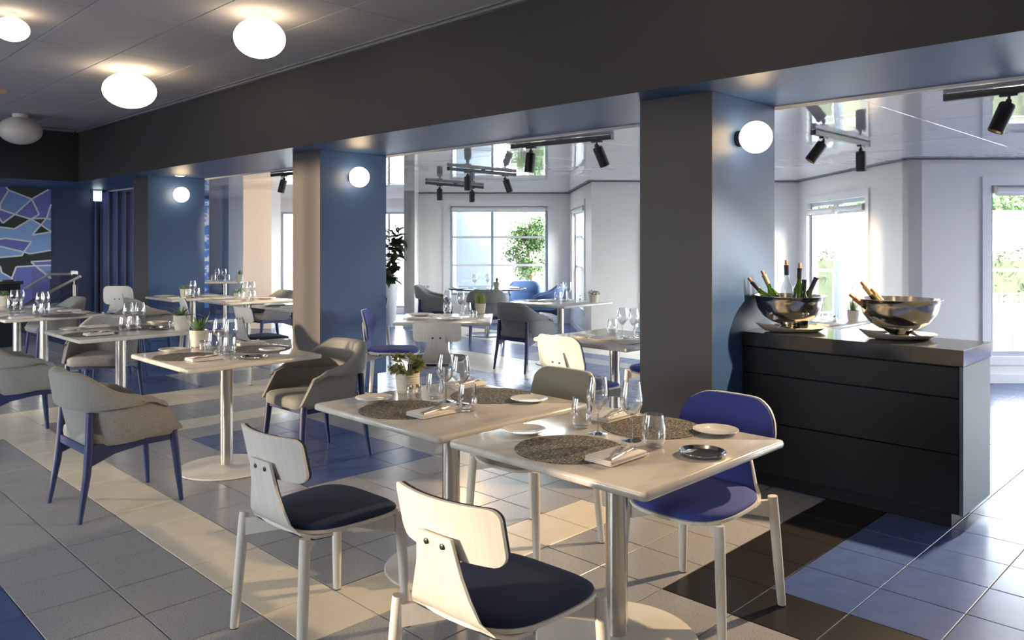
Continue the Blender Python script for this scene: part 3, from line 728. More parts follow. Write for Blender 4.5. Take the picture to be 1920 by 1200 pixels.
def leafmesh(L, W, m, name='leaf', curl=.3, thick=.006, tip=.5):
    g = MB(); R = []; n = 6
    for k in range(n+1):
        s = k/n; w = W*(sin(pi*min(1, (s*.92+.08))**tip)+.02) if k < n else .0015; x = L*s*cos(curl*s); z = L*s*sin(curl*s*1.2); th = thick*(1-s*.8)
        R.append([(x, -w, z), (x, 0, z-th), (x, w, z), (x, 0, z+th*.4)])
    g.rings(R); return g.mesh(name, m, 50)
LM = {}
def rosette(t, z, n, L, W, m, key, low=.35, hi=1.35, spread=.010, thick=.006, curl=-.35):
    if key not in LM: LM[key] = leafmesh(L, W, m, curl=curl, thick=thick, tip=.62)
    for k in range(n):
        a = k*2.399; f = k/(n-1); el = low+(hi-low)*f + random.uniform(-.12, .12); s = random.uniform(.8, 1.1)*(1-.25*f)
        o = link('leaf', LM[key], t, (spread*cos(a)*(1-f), spread*sin(a)*(1-f), z)); o.rotation_euler = (0, -el, a); o.scale = (s, s, s)
def foliage(t, z, n, mode, m, seed=0, r=.06, h=.08, name='foliage'):
    rnd = random.Random(seed); g = MB()
    for k in range(n):
        a = rnd.uniform(0, 2*pi)
        if mode == 'grass':
            rr = r*.8*sqrt(rnd.random()); lean = rnd.uniform(0, .35); L = h*rnd.uniform(.6, 1.05); w = .0022
            b = Vector((rr*cos(a), rr*sin(a), z)); d = Vector((cos(a)*lean, sin(a)*lean, 1)).normalized(); sd = d.cross(Vector((cos(a), sin(a), 0.1))).normalized()*w
            g.add([b-sd, b+sd, b+d*L*.6+sd, b+d*L, b+d*L*.6-sd], [(0, 1, 2, 3, 4)])
            for q in range(3):
                c = b+d*L*rnd.uniform(.3, .95); e = Vector((rnd.uniform(-1, 1), rnd.uniform(-1, 1), .8)).normalized()*.014; g.add([c-sd*.6, c+sd*.6, c+e], [(0, 1, 2)])
        else:
            th = rnd.uniform(.1, 1.4); rr = r*rnd.uniform(.35, 1); c = Vector((rr*cos(a)*cos(th*.8), rr*sin(a)*cos(th*.8), z+h*sin(th)*rnd.uniform(.3, 1)))
            d = (c-Vector((0, 0, z*.7))).normalized(); d = (d+Vector((rnd.uniform(-.5, .5), rnd.uniform(-.5, .5), rnd.uniform(-.3, .5)))).normalized(); sd = d.cross(Vector((0, 0, 1))).normalized(); up = sd.cross(d)
            L = r*.32; w = L*.30
            g.add([c, c+d*L*.4+sd*w, c+d*L, c+d*L*.4-sd*w, c+d*L*.45+up*.003, c+d*L*.45-up*.003], [(0, 1, 4), (1, 2, 4), (2, 3, 4), (3, 0, 4), (1, 0, 5), (2, 1, 5), (3, 2, 5), (0, 3, 5)])
    o = g.build(name, m, t, 0); o['kind'] = 'stuff'; return o
def plant(kind, loc, label, r=.055, h=.095, group='potted table plants', n=None):
    t = thing('potted_plant', label, 'plant', loc, random.uniform(0, 6), group); pot(t, r, h)
    z = h*.88
    if kind == 'aloe': rosette(t, z, 17, .20, .0115, LEAFG, 'aloe', .55, 1.35, curl=-.7)
    elif kind == 'agave': rosette(t, z, 16, .135, .0165, LEAFG, 'agave', .65, 1.4, curl=.1)
    elif kind == 'grass': foliage(t, z, 140, 'grass', LEAFY, 3, r, .14)
    elif kind == 'small': foliage(t, z, 70, 'leaf', LEAFG, int(loc[0]*100), r*1.25, .055)
    elif kind == 'spike': foliage(t, z, 60, 'grass', LEAFG, 8, r, .12)
    elif kind == 'jade':
        g = MB(); rnd = random.Random(4); tips = []
        for k in range(14):
            a = k*2.4; rr_ = rnd.uniform(.045, .105); e = Vector((cos(a)*rr_, sin(a)*rr_, z+rnd.uniform(.025, .085)-.0))
            g.tube([(0, 0, z-.01), (e.x*.5, e.y*.5, (z+e.z)/2+.012), e], [.004, .003, .002], 6); tips.append(e)
        g.build('stem', BARK, t, 40)
        if 'jade' not in LM: LM['jade'] = leafmesh(.030, .0095, LEAFO, curl=-.2, thick=.004, tip=.8)
        for e in tips:
            for q in range(14):
                a = rnd.uniform(0, 6.28); o = link('leaf', LM['jade'], t, e+Vector((rnd.uniform(-.012, .012), rnd.uniform(-.012, .012), rnd.uniform(-.014, .006)))); o.rotation_euler = (rnd.uniform(-.4, .4), -rnd.uniform(-.5, 1.2), a)
                s = rnd.uniform(.8, 1.25); o.scale = (s, s, s)
    return t
PLACE = {}
TZ = .7502
def ware(kind, px_, py_, label, rz=0, z=TZ, dxy=(0, 0)):
    p = at(px_, py_, .75); loc = (p.x+dxy[0], p.y+dxy[1], z)
    mk = {'wine': (make_wine, 'wine glass', 'wine glasses on the laid tables'), 'tumbler': (make_tumbler, 'glass', 'water glasses on the laid tables'), 'plate': (make_plate, 'plate', 'side plates on the laid tables'),
          'tray': (make_tray, 'dish', 'small metal dishes'), 'mat': (make_mat, 'placemat', 'round woven placemats'), 'napkin': (make_napkin, 'napkin', 'folded napkins'), 'fork': (make_fork, 'fork', 'forks'),
          'knife': (make_knife, 'knife', 'knives'), 'shaker': (make_shaker, 'shaker', 'glass salt and pepper shakers'), 'dplate': (lambda: make_plate(.13), 'plate', 'dinner plates')}[kind]
    return place(kind, mk[0], loc, rz, label, mk[1], mk[2])

# ------------------------------------------------------------------ tables
def table(cx, cy, label, rz=0, w=.90): return place('table', make_table, (cx, cy, 0), rz, label, 'table', 'square marble-topped pedestal tables')
TN = {'T1': 'front marble table', 'T2': 'table with the jade plant', 'T3': 'left middle table with the agave pot', 'T4': 'left table with the aloe pot', 'T5': 'left back table'}
table(2.395, 1.825, 'nearest marble table, in front of the bar counter')
table(2.395, 2.775, 'marble table adjoining the nearest one, carrying the jade plant')
table(2.39, 5.03, 'marble table between the two nearest grey armchairs')
table(2.385, 6.95, 'marble table on the left with the aloe pot and one visible pole')
table(2.38, 9.10, 'marble table at the left edge, nearer of the adjoining pair')
table(2.36, 10.03, 'marble table at the left edge, farther of the adjoining pair')
table(4.52, 10.52, 'marble table in front of the first column')
table(4.77, 9.47, 'marble table between first and middle columns, behind the T-backed chair')
table(4.84, 8.18, 'marble table cut off by the left side of the middle column')
table(*UV(-5.34, 14.75)[:2], 'farthest marble table, by the pale wall in the back passage', YAW)
table(5.0, 5.87, 'marble table turned corner-on, with the grass pot, right of the middle column', YAW)
table(7.28, 6.40, 'marble table in the bay behind the grey armchair')
table(4.92, 3.77, 'marble table cut off by the right column')
table(7.22, 3.30, 'marble table seen behind the wine cooler bowls')
# round dark table
rt = thing('round_table', 'round dark-edged glass-topped table in front of the bay window', 'table', (8.66, 9.16, 0))
g = MB(); g.lathe([(.60, .726), (.615, .730), (.62, .738), (.615, .746), (.605, .75)], 56); g.build('tabletop', mat('dark smoked top', (.03, .04, .05), .08), rt, 50)
g = MB(); g.lathe([(.04, .02), (.04, .7265)], 24); g.build('pole', STEEL, rt)
g = MB(); g.lathe([(.33, .001), (.335, .008), (.32, .015), (.05, .024)], 48); g.build('base_plate', mat('dark blue steel', (.04, .07, .12), .3), rt, 50)

# ------------------------------------------------------------------ chairs
def chair(style, cush, x, y, rz, label):
    names = {('T', 'n'): 'Tn', ('R', 'r'): 'Rr', ('S', 'r'): 'Sr', ('S', 'g'): 'Sg', ('T', 'r'): 'Tr'}
    cm = {'n': NAVYF, 'r': ROYALF, 'g': GREIGEF}[cush]
    return place('chair'+style+cush, lambda: make_chair(style, cm), (x, y, 0), rz, label, 'chair', 'plywood dining chairs')
def arm(x, y, rz, label): return place('arm', make_armchair, (x, y, 0), rz, label, 'armchair', 'grey felt armchairs')
chair('T', 'n', 1.645, 1.69, .05, 'nearest navy-seated plywood chair with T-shaped back, lower centre')
chair('T', 'n', 1.665, 2.70, .03, 'navy-seated plywood T-back chair left of the nearest one')
chair('R', 'r', 2.86, 1.75, pi, 'royal blue round-backed chair tucked under the nearest table by the bar')
chair('S', 'g', 2.875, 2.70, pi, 'grey-beige upholstered chair on white legs at the jade plant table')
chair('T', 'n', 4.17, 7.95, -.02, 'navy T-back chair seen between first and middle columns')
chair('R', 'r', *UV(-1.16, 7.60)[:2], ROTUV, 'royal blue round-backed chair in profile against the middle column')
chair('T', 'n', *UV(-.64, 6.98)[:2], YAW, 'navy T-back chair seen squarely from behind at the corner-on table')
chair('S', 'n' if 0 else 'r', 4.42, 3.70, -.02, 'plywood chair with broad rounded back at the table by the right column')
chair('R', 'r', 5.52, 3.72, pi, 'royal blue chair almost hidden behind the right column')
chair('S', 'r', 4.10, 9.22, -.25, 'plywood chair with broad back in front of the first column')
chair('S', 'r', 4.32, 12.45, YAW+.1, 'cream-backed plywood chair standing left of the first column')
chair('R', 'r', 4.95, 12.75, YAW+pi+.3, 'royal blue round-backed chair peeping over the cream-backed one by the curtain')
chair('T', 'n', 5.62, 8.15, pi, 'navy seat pushed up to the table left of the middle column, back hidden by it')
arm(1.645, 4.83, .02, 'nearest grey armchair, seen from behind at lower left')
arm(2.95, 4.86, pi+.03, 'grey armchair facing left beside the middle column')
arm(1.62, 6.85, 0, 'grey armchair cut off by the left picture edge')
arm(2.52, 7.78, radians(-128), 'grey armchair facing the camera beyond the aloe table')
arm(3.90, 10.20, -.1, 'grey armchair with its arm towards us in front of the first column')
arm(3.05, 9.15, pi, 'grey armchair at the left back table, facing left')
arm(2.98, 10.95, pi, 'grey armchair farthest left, beside the stair handrail')
arm(6.70, 6.42, 0, 'grey armchair in the bay with its back to us, centre of the room')
arm(*UV(-1.22, 12.65)[:2], ROTUV, 'grey armchair left of the round table, in profile')
arm(*UV(-.38, 11.80)[:2], YAW+.05, 'grey armchair in front of the round table, seen from behind')
place('armb', lambda: make_armchair(mat('blue felt', (.12, .21, .42), .85, sheen=.3)), (*UV(.52, 12.9)[:2], 0), ROTUV+pi, 'blue felt armchair right of the round table', 'armchair')
place('armb', None, (*UV(.22, 13.75)[:2], 0), YAW+pi, 'blue felt armchair on the window side of the round table', 'armchair')
arm(5.55, 10.35, pi, 'grey armchair behind the tables between the first two columns')

# ------------------------------------------------------------------ laid tables
def cutlery(px_, py_, where, rz=0.0, knife=True):
    p = at(px_, py_, .75)
    ware('napkin', px_, py_, 'folded white napkin '+where, rz, TZ+.003)
    ware('fork', px_, py_, 'fork lying on the napkin '+where, rz+.35, TZ+.0205, (.0, .0))
    if knife: ware('knife', px_, py_, 'knife lying on the napkin '+where, rz+.22, TZ+.0205, (.012, -.022))
# T1
ware('mat', 1068, 842, 'round woven placemat at the near side of the front table'); ware('mat', 1222, 801, 'round woven placemat at the bar side of the front table')
ware('plate', 983, 811, 'small white plate at the left corner of the front table'); ware('plate', 1342, 811, 'small white plate near the right corner of the front table')
cutlery(1155, 860, 'on the near side of the front table'); cutlery(1147, 784, 'on the bar side of the front table')
ware('tumbler', 1091, 801, 'water glass left of the wine glasses on the front table'); ware('tumbler', 1226, 838, 'water glass nearest us on the front table')
ware('wine', 1121, 813, 'left wine glass on the front table'); ware('wine', 1184, 826, 'right wine glass on the front table')
ware('tray', 1317, 853, 'round polished metal dish near the front corner of the front table')
# T2
ware('mat', 757, 768, 'round woven placemat at the near side of the jade plant table'); ware('mat', 922, 742, 'round woven placemat on the far side of the jade plant table')
ware('plate', 701, 750, 'small white plate at the left corner of the jade plant table'); ware('plate', 992, 752, 'small white plate at the right side of the jade plant table')
cutlery(811, 777, 'on the near side of the jade plant table'); cutlery(872, 724, 'on the far side of the jade plant table')
ware('tumbler', 816, 746, 'water glass behind the napkin on the jade plant table'); ware('tumbler', 877, 770, 'water glass right of the wine glasses on the jade plant table')
ware('wine', 836, 753, 'left wine glass on the jade plant table'); ware('wine', 864, 758, 'right wine glass on the jade plant table')
ware('shaker', 769, 748, 'left glass shaker beside the jade plant'); ware('shaker', 785, 746, 'right glass shaker beside the jade plant')
p = at(764, 736, .75); plant('jade', (p.x, p.y, TZ), 'jade plant in a ribbed cream pot on the second marble table', .062, .10)
# T3
w3 = 'on the agave table'
ware('mat', 347, 669, 'near woven placemat '+w3); ware('mat', 489, 654, 'far woven placemat '+w3)
ware('plate', 323, 658, 'white plate at the left corner '+w3); ware('plate', 510, 658, 'white plate at the right side '+w3)
cutlery(383, 675, 'on the near side of the agave table'); cutlery(468, 646, 'on the far side of the agave table', knife=False)
ware('tumbler', 401, 656, 'left water glass '+w3); ware('tumbler', 430, 666, 'right water glass '+w3)
ware('wine', 411, 658, 'left wine glass '+w3); ware('wine', 433, 660, 'right wine glass '+w3)
ware('tray', 477, 672, 'small round metal dish '+w3); ware('shaker', 379, 656, 'left glass shaker '+w3); ware('shaker', 391, 655, 'right glass shaker '+w3)
p = at(373, 649, .75); plant('agave', (p.x, p.y, TZ), 'upright agave in a ribbed pot on the left middle table', .065, .115)
# T4
w4 = 'on the aloe table'
ware('mat', 170, 627, 'near woven placemat '+w4); ware('mat', 250, 614, 'far woven placemat '+w4)
ware('plate', 132, 618, 'white plate at the left corner '+w4); ware('plate', 294, 606, 'white plate at the far side '+w4)
cutlery(185, 628, 'on the near side of the aloe table'); cutlery(178, 614, 'on the left side of the aloe table', knife=False)
ware('tumbler', 233, 621, 'water glass left of the wine glasses '+w4); ware('tumbler', 250, 619, 'water glass between the wine glasses '+w4)
ware('wine', 240, 617, 'left wine glass '+w4); ware('wine', 262, 616, 'right wine glass '+w4)
ware('tray', 299, 617, 'small round metal dish '+w4); ware('shaker', 320, 614, 'left glass shaker '+w4); ware('shaker', 328, 613, 'right glass shaker '+w4)
p = at(348, 618, .75); plant('aloe', (p.x-.03, p.y, TZ), 'aloe with long arching leaves in a ribbed pot on the left table', .072, .125)
# T5
w5 = 'on the nearer table of the left edge pair'
ware('mat', 120, 592, 'woven placemat '+w5); ware('plate', 152, 587, 'white plate at the right end '+w5); ware('plate', 105, 580, 'white plate at the back '+w5)
ware('napkin', 130, 584, 'folded napkin at the back '+w5, 0, TZ+.003); ware('napkin', 40, 597, 'folded napkin at the front '+w5, 0, TZ+.003)
ware('tumbler', 69, 592, 'left water glass '+w5); ware('tumbler', 85, 590, 'right water glass '+w5); ware('wine', 75, 589, 'left wine glass '+w5); ware('wine', 84, 587, 'right wine glass '+w5)
w6 = 'on the farther table of the left edge pair'
ware('wine', 26, 583, 'left wine glass '+w6); ware('wine', 38, 582, 'right wine glass '+w6); ware('tumbler', 20, 581, 'left water glass '+w6); ware('tumbler', 34, 580, 'right water glass '+w6)
p = at(6, 574, .75); plant('small', (p.x, p.y, TZ), 'leafy succulent at the left picture edge', .07, .12)
ware('plate', 60, 576, 'white plate '+w6); ware('shaker', 14, 577, 'glass shaker '+w6)
# first column table
w7 = 'on the table in front of the first column'
p = at(344, 552, .75); plant('small', (4.46, 10.62, TZ), 'small succulent in a cream pot on the table by the first column', .062, .10)
ware('wine', 361, 558, 'wine glass '+w7); ware('tumbler', 352, 559, 'left water glass '+w7); ware('tumbler', 368, 557, 'right water glass '+w7)
ware('dplate', 308, 556, 'left large plate '+w7); ware('napkin', 331, 560, 'napkin '+w7, 0, TZ+.003); ware('dplate', 393, 556, 'right large plate '+w7)
w8 = 'on the table behind the T-backed chair'
p = at(433, 562, .75); plant('small', (4.63, 9.42, TZ), 'bushy succulent on the table behind the T-backed chair', .06, .095)
ware('napkin', 433, 566, 'napkin '+w8, 0, TZ+.003); ware('wine', 459, 562, 'left wine glass '+w8); ware('wine', 472, 561, 'right wine glass '+w8)
ware('tumbler', 452, 565, 'left water glass '+w8); ware('tumbler', 473, 564, 'right water glass '+w8); ware('plate', 408, 562, 'left plate '+w8); ware('dplate', 497, 560, 'right large plate '+w8)
w9 = 'on the table cut off by the middle column'
ware('dplate', 516, 572, 'large plate '+w9); ware('napkin', 545, 577, 'napkin '+w9, 0, TZ+.003); ware('mat', 530, 574, 'woven placemat '+w9)
w10 = 'on the farthest table by the pale wall'
for k, (a, b, n_) in enumerate(((407, 527, 'left wine glass '), (420, 527, 'right wine glass '))): ware('wine', a, b, n_+w10)
ware('tumbler', 400, 527, 'left water glass '+w10); ware('tumbler', 426, 527, 'right water glass '+w10)
p = at(449, 528, .75); plant('spike', (p.x, p.y, TZ), 'spiky potted plant on the farthest table', .07, .13)
ware('plate', 392, 527.5, 'plate '+w10)
# corner-on table
w11 = 'on the corner-on table'
ware('dplate', 842, 599, 'large plate at the front '+w11); ware('dplate', 789, 591, 'large plate at the left '+w11); ware('napkin', 784, 599, 'napkin at the left '+w11, ROTUV, TZ+.003)
ware('tumbler', 839, 588, 'left water glass '+w11); ware('tumbler', 876, 589, 'right water glass '+w11); ware('wine', 839, 584, 'left wine glass '+w11); ware('wine', 864, 588, 'right wine glass '+w11)
p = at(901, 587, .75); plant('grass', (p.x, p.y, TZ), 'fresh green herb in a woven-look pot on the corner-on table', .056, .10)
ware('shaker', 884, 594, 'left glass shaker '+w11); ware('shaker', 891, 595, 'right glass shaker '+w11)
# bay table
w12 = 'on the bay table behind the grey armchair'
ware('napkin', 1025, 566, 'napkin '+w12, 0, TZ+.003); ware('plate', 1000, 565, 'plate '+w12); ware('tumbler', 1046, 566, 'left water glass '+w12); ware('tumbler', 1058, 564, 'right water glass '+w12)
ware('wine', 1052, 562, 'left wine glass '+w12); ware('wine', 1066, 562, 'right wine glass '+w12); ware('shaker', 1088, 563, 'glass shaker '+w12)
p = at(1116, 566, .75); plant('small', (p.x-.03, p.y, TZ), 'low succulent in a cream pot standing alone at the bay table end', .062, .095)
# right column table
w13 = 'on the table cut off by the right column'
ware('plate', 1095, 632, 'small plate '+w13); ware('dplate', 1135, 637, 'large plate '+w13); ware('napkin', 1184, 643, 'napkin '+w13, 0, TZ+.003)
ware('tumbler', 1148, 625, 'left water glass '+w13); ware('tumbler', 1199, 629, 'right water glass '+w13); ware('wine', 1167, 631, 'left wine glass '+w13); ware('wine', 1188, 633, 'right wine glass '+w13)
# round table
w14 = 'on the round table'
for a, b, k_, n_ in ((890, 541, 'wine', 'left wine glass '), (914, 540, 'wine', 'middle wine glass '), (947, 541, 'wine', 'right wine glass '), (868, 542, 'plate', 'left plate '), (905, 545, 'plate', 'middle plate '), (963, 541, 'plate', 'right plate ')): ware(k_, a, b, n_+w14)
p = at(931, 541, .75); plant('spike', (p.x, p.y, TZ), 'dark spiky plant in a glassy pot on the round table', .05, .10)
# table behind bar
w15 = 'on the table behind the bar counter'
ware('dplate', 1518, 608, 'large plate '+w15); ware('napkin', 1552, 610, 'napkin '+w15, 0, TZ+.003); ware('wine', 1535, 604, 'wine glass '+w15); ware('tumbler', 1546, 608, 'water glass '+w15); ware('shaker', 1565, 605, 'glass shaker '+w15)
p = at(1601, 602, .75); plant('spike', (p.x-.02, p.y, TZ), 'rosemary-like plant in a cream pot between the two wine bowls', .055, .10)

# ------------------------------------------------------------------ bar counter
bx0, bx1, by0, by1 = 4.50, 5.00, 1.225, 2.452
bar = thing('bar_cabinet', 'dark blue-black bar counter with long drawers beside the right column', 'cabinet', ((bx0+bx1)/2, (by0+by1)/2, 0))
ox, oy = (bx0+bx1)/2, (by0+by1)/2
def bb(name, m, x0, x1, y0, y1, z0, z1, b=.0025, parent=bar):
    g = MB(); g.box(x0-ox, x1-ox, y0-oy, y1-oy, z0, z1, b=b); return g.build(name, m, parent, 0)
bb('carcass', BLKPL, bx0+.025, bx1-.01, by0+.02, by1, .09, .850)
bb('side_panel', mat('blue grey laminate', (.055, .085, .12), .42), bx0+.006, bx1, by0, by0+.019, .085, .852)
bb('plinth', BLKPL, bx0+.06, bx1-.12, by0+.07, by1, 0, .09)
for k, (a, b) in enumerate(((.09, .395), (.400, .685), (.690, .846))): bb('drawer', BLKPL, bx0, bx0+.022, by0+.021, by1-.002, a, b)
bb('worktop', BLKST, bx0-.004, bx1+.004, by0-.004, by1+.002, .8525, .937)
ZB = .9372
def make_bowl(r=.205):
    t = thing('wine_bowl', None, None); g = MB()
    g.lathe([(.075, 0), (.082, .003), (.080, .010), (.055, .020), (.048, .028), (.052, .036), (.10, .050), (.155, .085), (.188, .130), (.200, .180), (.205, .205), (.216, .210), (.217, .214), (.203, .214), (.196, .18), (.183, .132), (.150, .09), (.10, .057), (.003, .048)], 56)
    g.build('vessel', BOWLM, t, 60); return t
def make_dish():
    t = thing('stoneware_tray', None, None); g = MB(); R = []; n = 40
    for s, z, lift in ((.55, 0, 0), (.80, .004, .1), (1.0, .026, 1.0), (.985, .029, 1.0), (.80, .012, .12), (.3, .008, 0)):
        ring = []
        for k in range(n):
            a = 2*pi*k/n; x = .215*s*cos(a); y = .125*s*sin(a)*(1-.28*(-cos(a))*.8); up = lift*(.030*max(0, -cos(a))**2.2)
            ring.append((x - (.02*s*max(0, -cos(a))**6 if s > .9 else 0), y, z+up))
        R.append(ring)
    g.rings(R); g.build('dish', TRAYM, t, 60); return t
BA = Vector((4.705, 2.250, 0)); BB = Vector((4.80, 1.640, 0))
place('dish', make_dish, (BA.x+.01, BA.y-.01, ZB), ROTUV+.12, 'cream boat-shaped tray under the wine bowl next to the column', 'tray', 'boat-shaped trays')
place('dish', make_dish, (BB.x, BB.y, ZB), ROTUV+.05, 'cream boat-shaped tray under the right-hand wine bowl', 'tray', 'boat-shaped trays')
ZD = ZB+.009
place('bowl', make_bowl, (BA.x, BA.y, ZD), 0, 'polished footed wine bowl full of bottles next to the column', 'bowl', 'polished wine bowls')
o = place('bowl', make_bowl, (BB.x, BB.y, ZD), 0, 'polished footed wine bowl with corked necks at the open end of the bar', 'bowl', 'polished wine bowls'); o.scale = (1.05, 1.05, 1.03)
def bottle(base, du, dv, tilt, label, gm, foil=FOILB, cork=True, sc=1.0, corkin=False):
    """base inside the bowl; leaning direction in the u, v frame"""
    d = UV(du, dv); ax = Vector((d.x, d.y, 0)); ax = ax.normalized() if ax.length else Vector((1, 0, 0))
    q = Vector((0, 0, 1)).rotation_difference((Vector((0, 0, 1))*cos(tilt)+ax*sin(tilt)).normalized())
    t = thing('wine_bottle', label, 'bottle', base, 0, 'bottles in the wine bowls'); t.rotation_euler = q.to_euler(); t.scale = (sc, sc, sc)
    g = MB(); g.lathe([(.030, 0), (.036, .004), (.037, .02), (.037, .135), (.034, .16), (.022, .19), (.0145, .21), (.0135, .285), (.0145, .288), (.0145, .296), (.010, .297)], 22); g.build('body', gm, t, 60)
    g = MB(); g.lathe([(.0142, .235), (.0144, .284), (.0155, .288), (.0155, .2965), (.010, .2975)], 18); g.build('foil', foil, t, 50)
    if cork: 
        g = MB(); g.lathe([(.0092, .285), (.0098, .325), (.0085, .328)], 14); g.build('cork', CORK, t, 50)
    return t
zi = ZD+.075
def binb(B, u, v, z): q = B+UV(u, v); return Vector((q.x, q.y, z))
bottle(binb(BA, -.035, .0, zi-.0), -1, .05, .72, 'leftmost green bottle leaning far out of the bowl by the column', BGREEN, FOILB)
bottle(binb(BA, -.015, .06, zi-.01), -1, .1, .42, 'second leaning bottle with a pale foil in the bowl by the column', BGREEN, FOILG)
bottle(binb(BA, -.02, -.03, zi+.03), -1, 0, .03, 'tall clear round-shouldered bottle with the highest cork', glassmat('clear bottle glass', (.80, .84, .86), .5), FOILB)
bottle(binb(BA, .055, -.06, zi-.085+.03), .15, -1, .10, 'short dark-foiled bottle in the middle of the bowl by the column', BDARK, FOILB, False)
bottle(binb(BA, .06, .03, zi+.01), 1, 0, .05, 'upright olive green bottle with a bare cork', BGREEN, FOILB)
bottle(binb(BA, .03, -.03, zi-.02), 1, -.1, .42, 'dark-foiled bottle leaning right in the bowl by the column', BDARK, FOILB, False)
bottle(binb(BB, -.00, .03, zi-.02), -1, .0, .66, 'upper leaning bottle with a long cork in the right-hand bowl', BDARK, FOILG)
bottle(binb(BB, -.03, -.04, zi-.035), -1, .1, .90, 'lower leaning bottle with an orange cork in the right-hand bowl', BDARK, CORK)
bottle(binb(BB, .05, -.02, zi-.045), -1, .0, .72, 'short leaning bottle nearest the ice in the right-hand bowl', BDARK, FOILG)
g = MB(); rnd = random.Random(5)
for k in range(90):
    a = rnd.uniform(0, 6.28); r_ = .165*sqrt(rnd.random()); s_ = .016
    M_ = Matrix.Translation((r_*cos(a), r_*sin(a), .15+rnd.uniform(-.03, .02))) @ Matrix.Rotation(rnd.uniform(0, 3), 4, Vector((rnd.random(), rnd.random(), rnd.random()+.1)).normalized())
    g.box(-s_, s_, -s_, s_, -s_, s_, M_, b=.003)
ICEM = mat('ice', (.80, .80, .80), .15)
ice = tag(g.build('ice_cubes', ICEM, None, 0), 'pile of ice cubes filling the right-hand wine bowl', 'ice', kind='stuff'); ice.location = (BB.x, BB.y, ZD)
ic2 = tag(link('ice_cubes', ice.data), 'pile of ice cubes under the bottles in the bowl by the column', 'ice', kind='stuff'); ic2.location = (BA.x, BA.y, ZD-.03)

# ------------------------------------------------------------------ left background: host counter, handrail, glass screen
hc = thing('host_counter', 'black host counter at the left edge below the mural', 'counter', (2.55, 13.15, 0))
g = MB(); g.box(-.55, .53, -.25, .25, 0, .88, b=.004); g.build('body', BLKPL, hc, 0)
g = MB(); g.box(-.58, .56, -.28, .28, .881, .925, b=.004); g.build('worktop', BLKST, hc, 0)
hr = thing('stair_handrail', 'brushed steel handrail with slanting rails and post by the stair', 'handrail', UV(-6.62, 12.2))
U0 = UV(-6.62, 12.2)
def rel(px_, py_, v): 
    u = (px_-960)*v/FPX; return UV(u, v, EYE-(py_-HOR)*v/FPX)-U0
g = MB(); g.tube([rel(46, 541, 12.9), rel(93, 514, 12.9), rel(135, 514, 12.9)], .020, 8); RAILM = mat('satin handrail steel', (.55, .50, .43), .45, metal=.5); g.build('back_rail', RAILM, hr)
g = MB(); g.tube([rel(44, 574, 12.2), rel(68, 560, 12.2), rel(151, 518, 12.2)], .022, 8); g.build('front_rail', RAILM, hr)
g = MB(); g.tube([rel(139, 525, 12.2), rel(139, 535, 12.2)], .010, 8); g.tube([rel(139, 534, 12.2), Vector((rel(139, 534, 12.2).x, rel(139, 534, 12.2).y, 0))], .024, 12); g.build('post', RAILM, hr)
g = MB(); a, b = rel(60, 520, 12.55), rel(146, 505, 12.55); g.box(0, (b-a).to_2d().length, -.006, .006, .0, 1.02, Matrix.Translation((a.x, a.y, 0)) @ Matrix.Rotation(atan2((b-a).y, (b-a).x), 4, 'Z')); g.build('glass_panel', PANE, hr, 0)

sk = UV(-1.56, 14.398, .66); t = thing('wall_socket', 'small grey double socket plate on the white wall left of the bay window', 'socket', sk, ROTUV)
g = MB(); g.box(-.075, .075, -.010, .0, -.04, .04, b=.002); g.build('plate', TRIMW, t, 0)
for x_ in (-.036, .036): g = MB(); g.lathe([(.024, 0), (.024, .004)], 16, Matrix.Translation((x_, -.0105, 0)) @ Matrix.Rotation(pi/2, 4, 'X')); g.build('outlet', ALU, t, 40)
# ------------------------------------------------------------------ big planter by the pier
pl = UV(-2.13, 13.80); t = thing('floor_plant', 'tall dark-leaved plant in a high white pot right of the middle column', 'plant', pl)
g = MB(); g.lathe([(.10, 0), (.105, .01), (.145, .73), (.148, .75), (.135, .75), (.13, .70), (.003, .69)], 30); g.build('planter', TRIMW, t, 50)
g = MB(); rnd = random.Random(11); tips = []
for k in range(5):
    a = rnd.uniform(0, 6.3); pts = [Vector((0, 0, .69))]; 
    for q in range(1, 5): pts.append(Vector((cos(a)*.04*q+rnd.uniform(-.02, .02), sin(a)*.04*q+rnd.uniform(-.02, .02), .69+q*rnd.uniform(.19, .25))))
    g.tube(pts, [.012, .010, .008, .006, .004], 6); tips += pts[1:]
g.build('stem', BARK, t)
lm = leafmesh(.19, .042, LEAFD, curl=-.5, thick=.004, tip=.75)
for k in range(230):
    c = rnd.choice(tips)+Vector((rnd.uniform(-.10, .10), rnd.uniform(-.10, .10), rnd.uniform(-.12, .12)))
    o = link('leaf', lm, t, c); o.rotation_euler = (rnd.uniform(-.6, .6), rnd.uniform(-1.1, .4), rnd.uniform(0, 6.28)); s = rnd.uniform(.6, 1.15); o.scale = (s, s, s)

# ------------------------------------------------------------------ outside
g = MB(); g.box(-40, 60, -40, 70, -.30, -.10); tag(struct('ground_terrace', g, TERR), None)
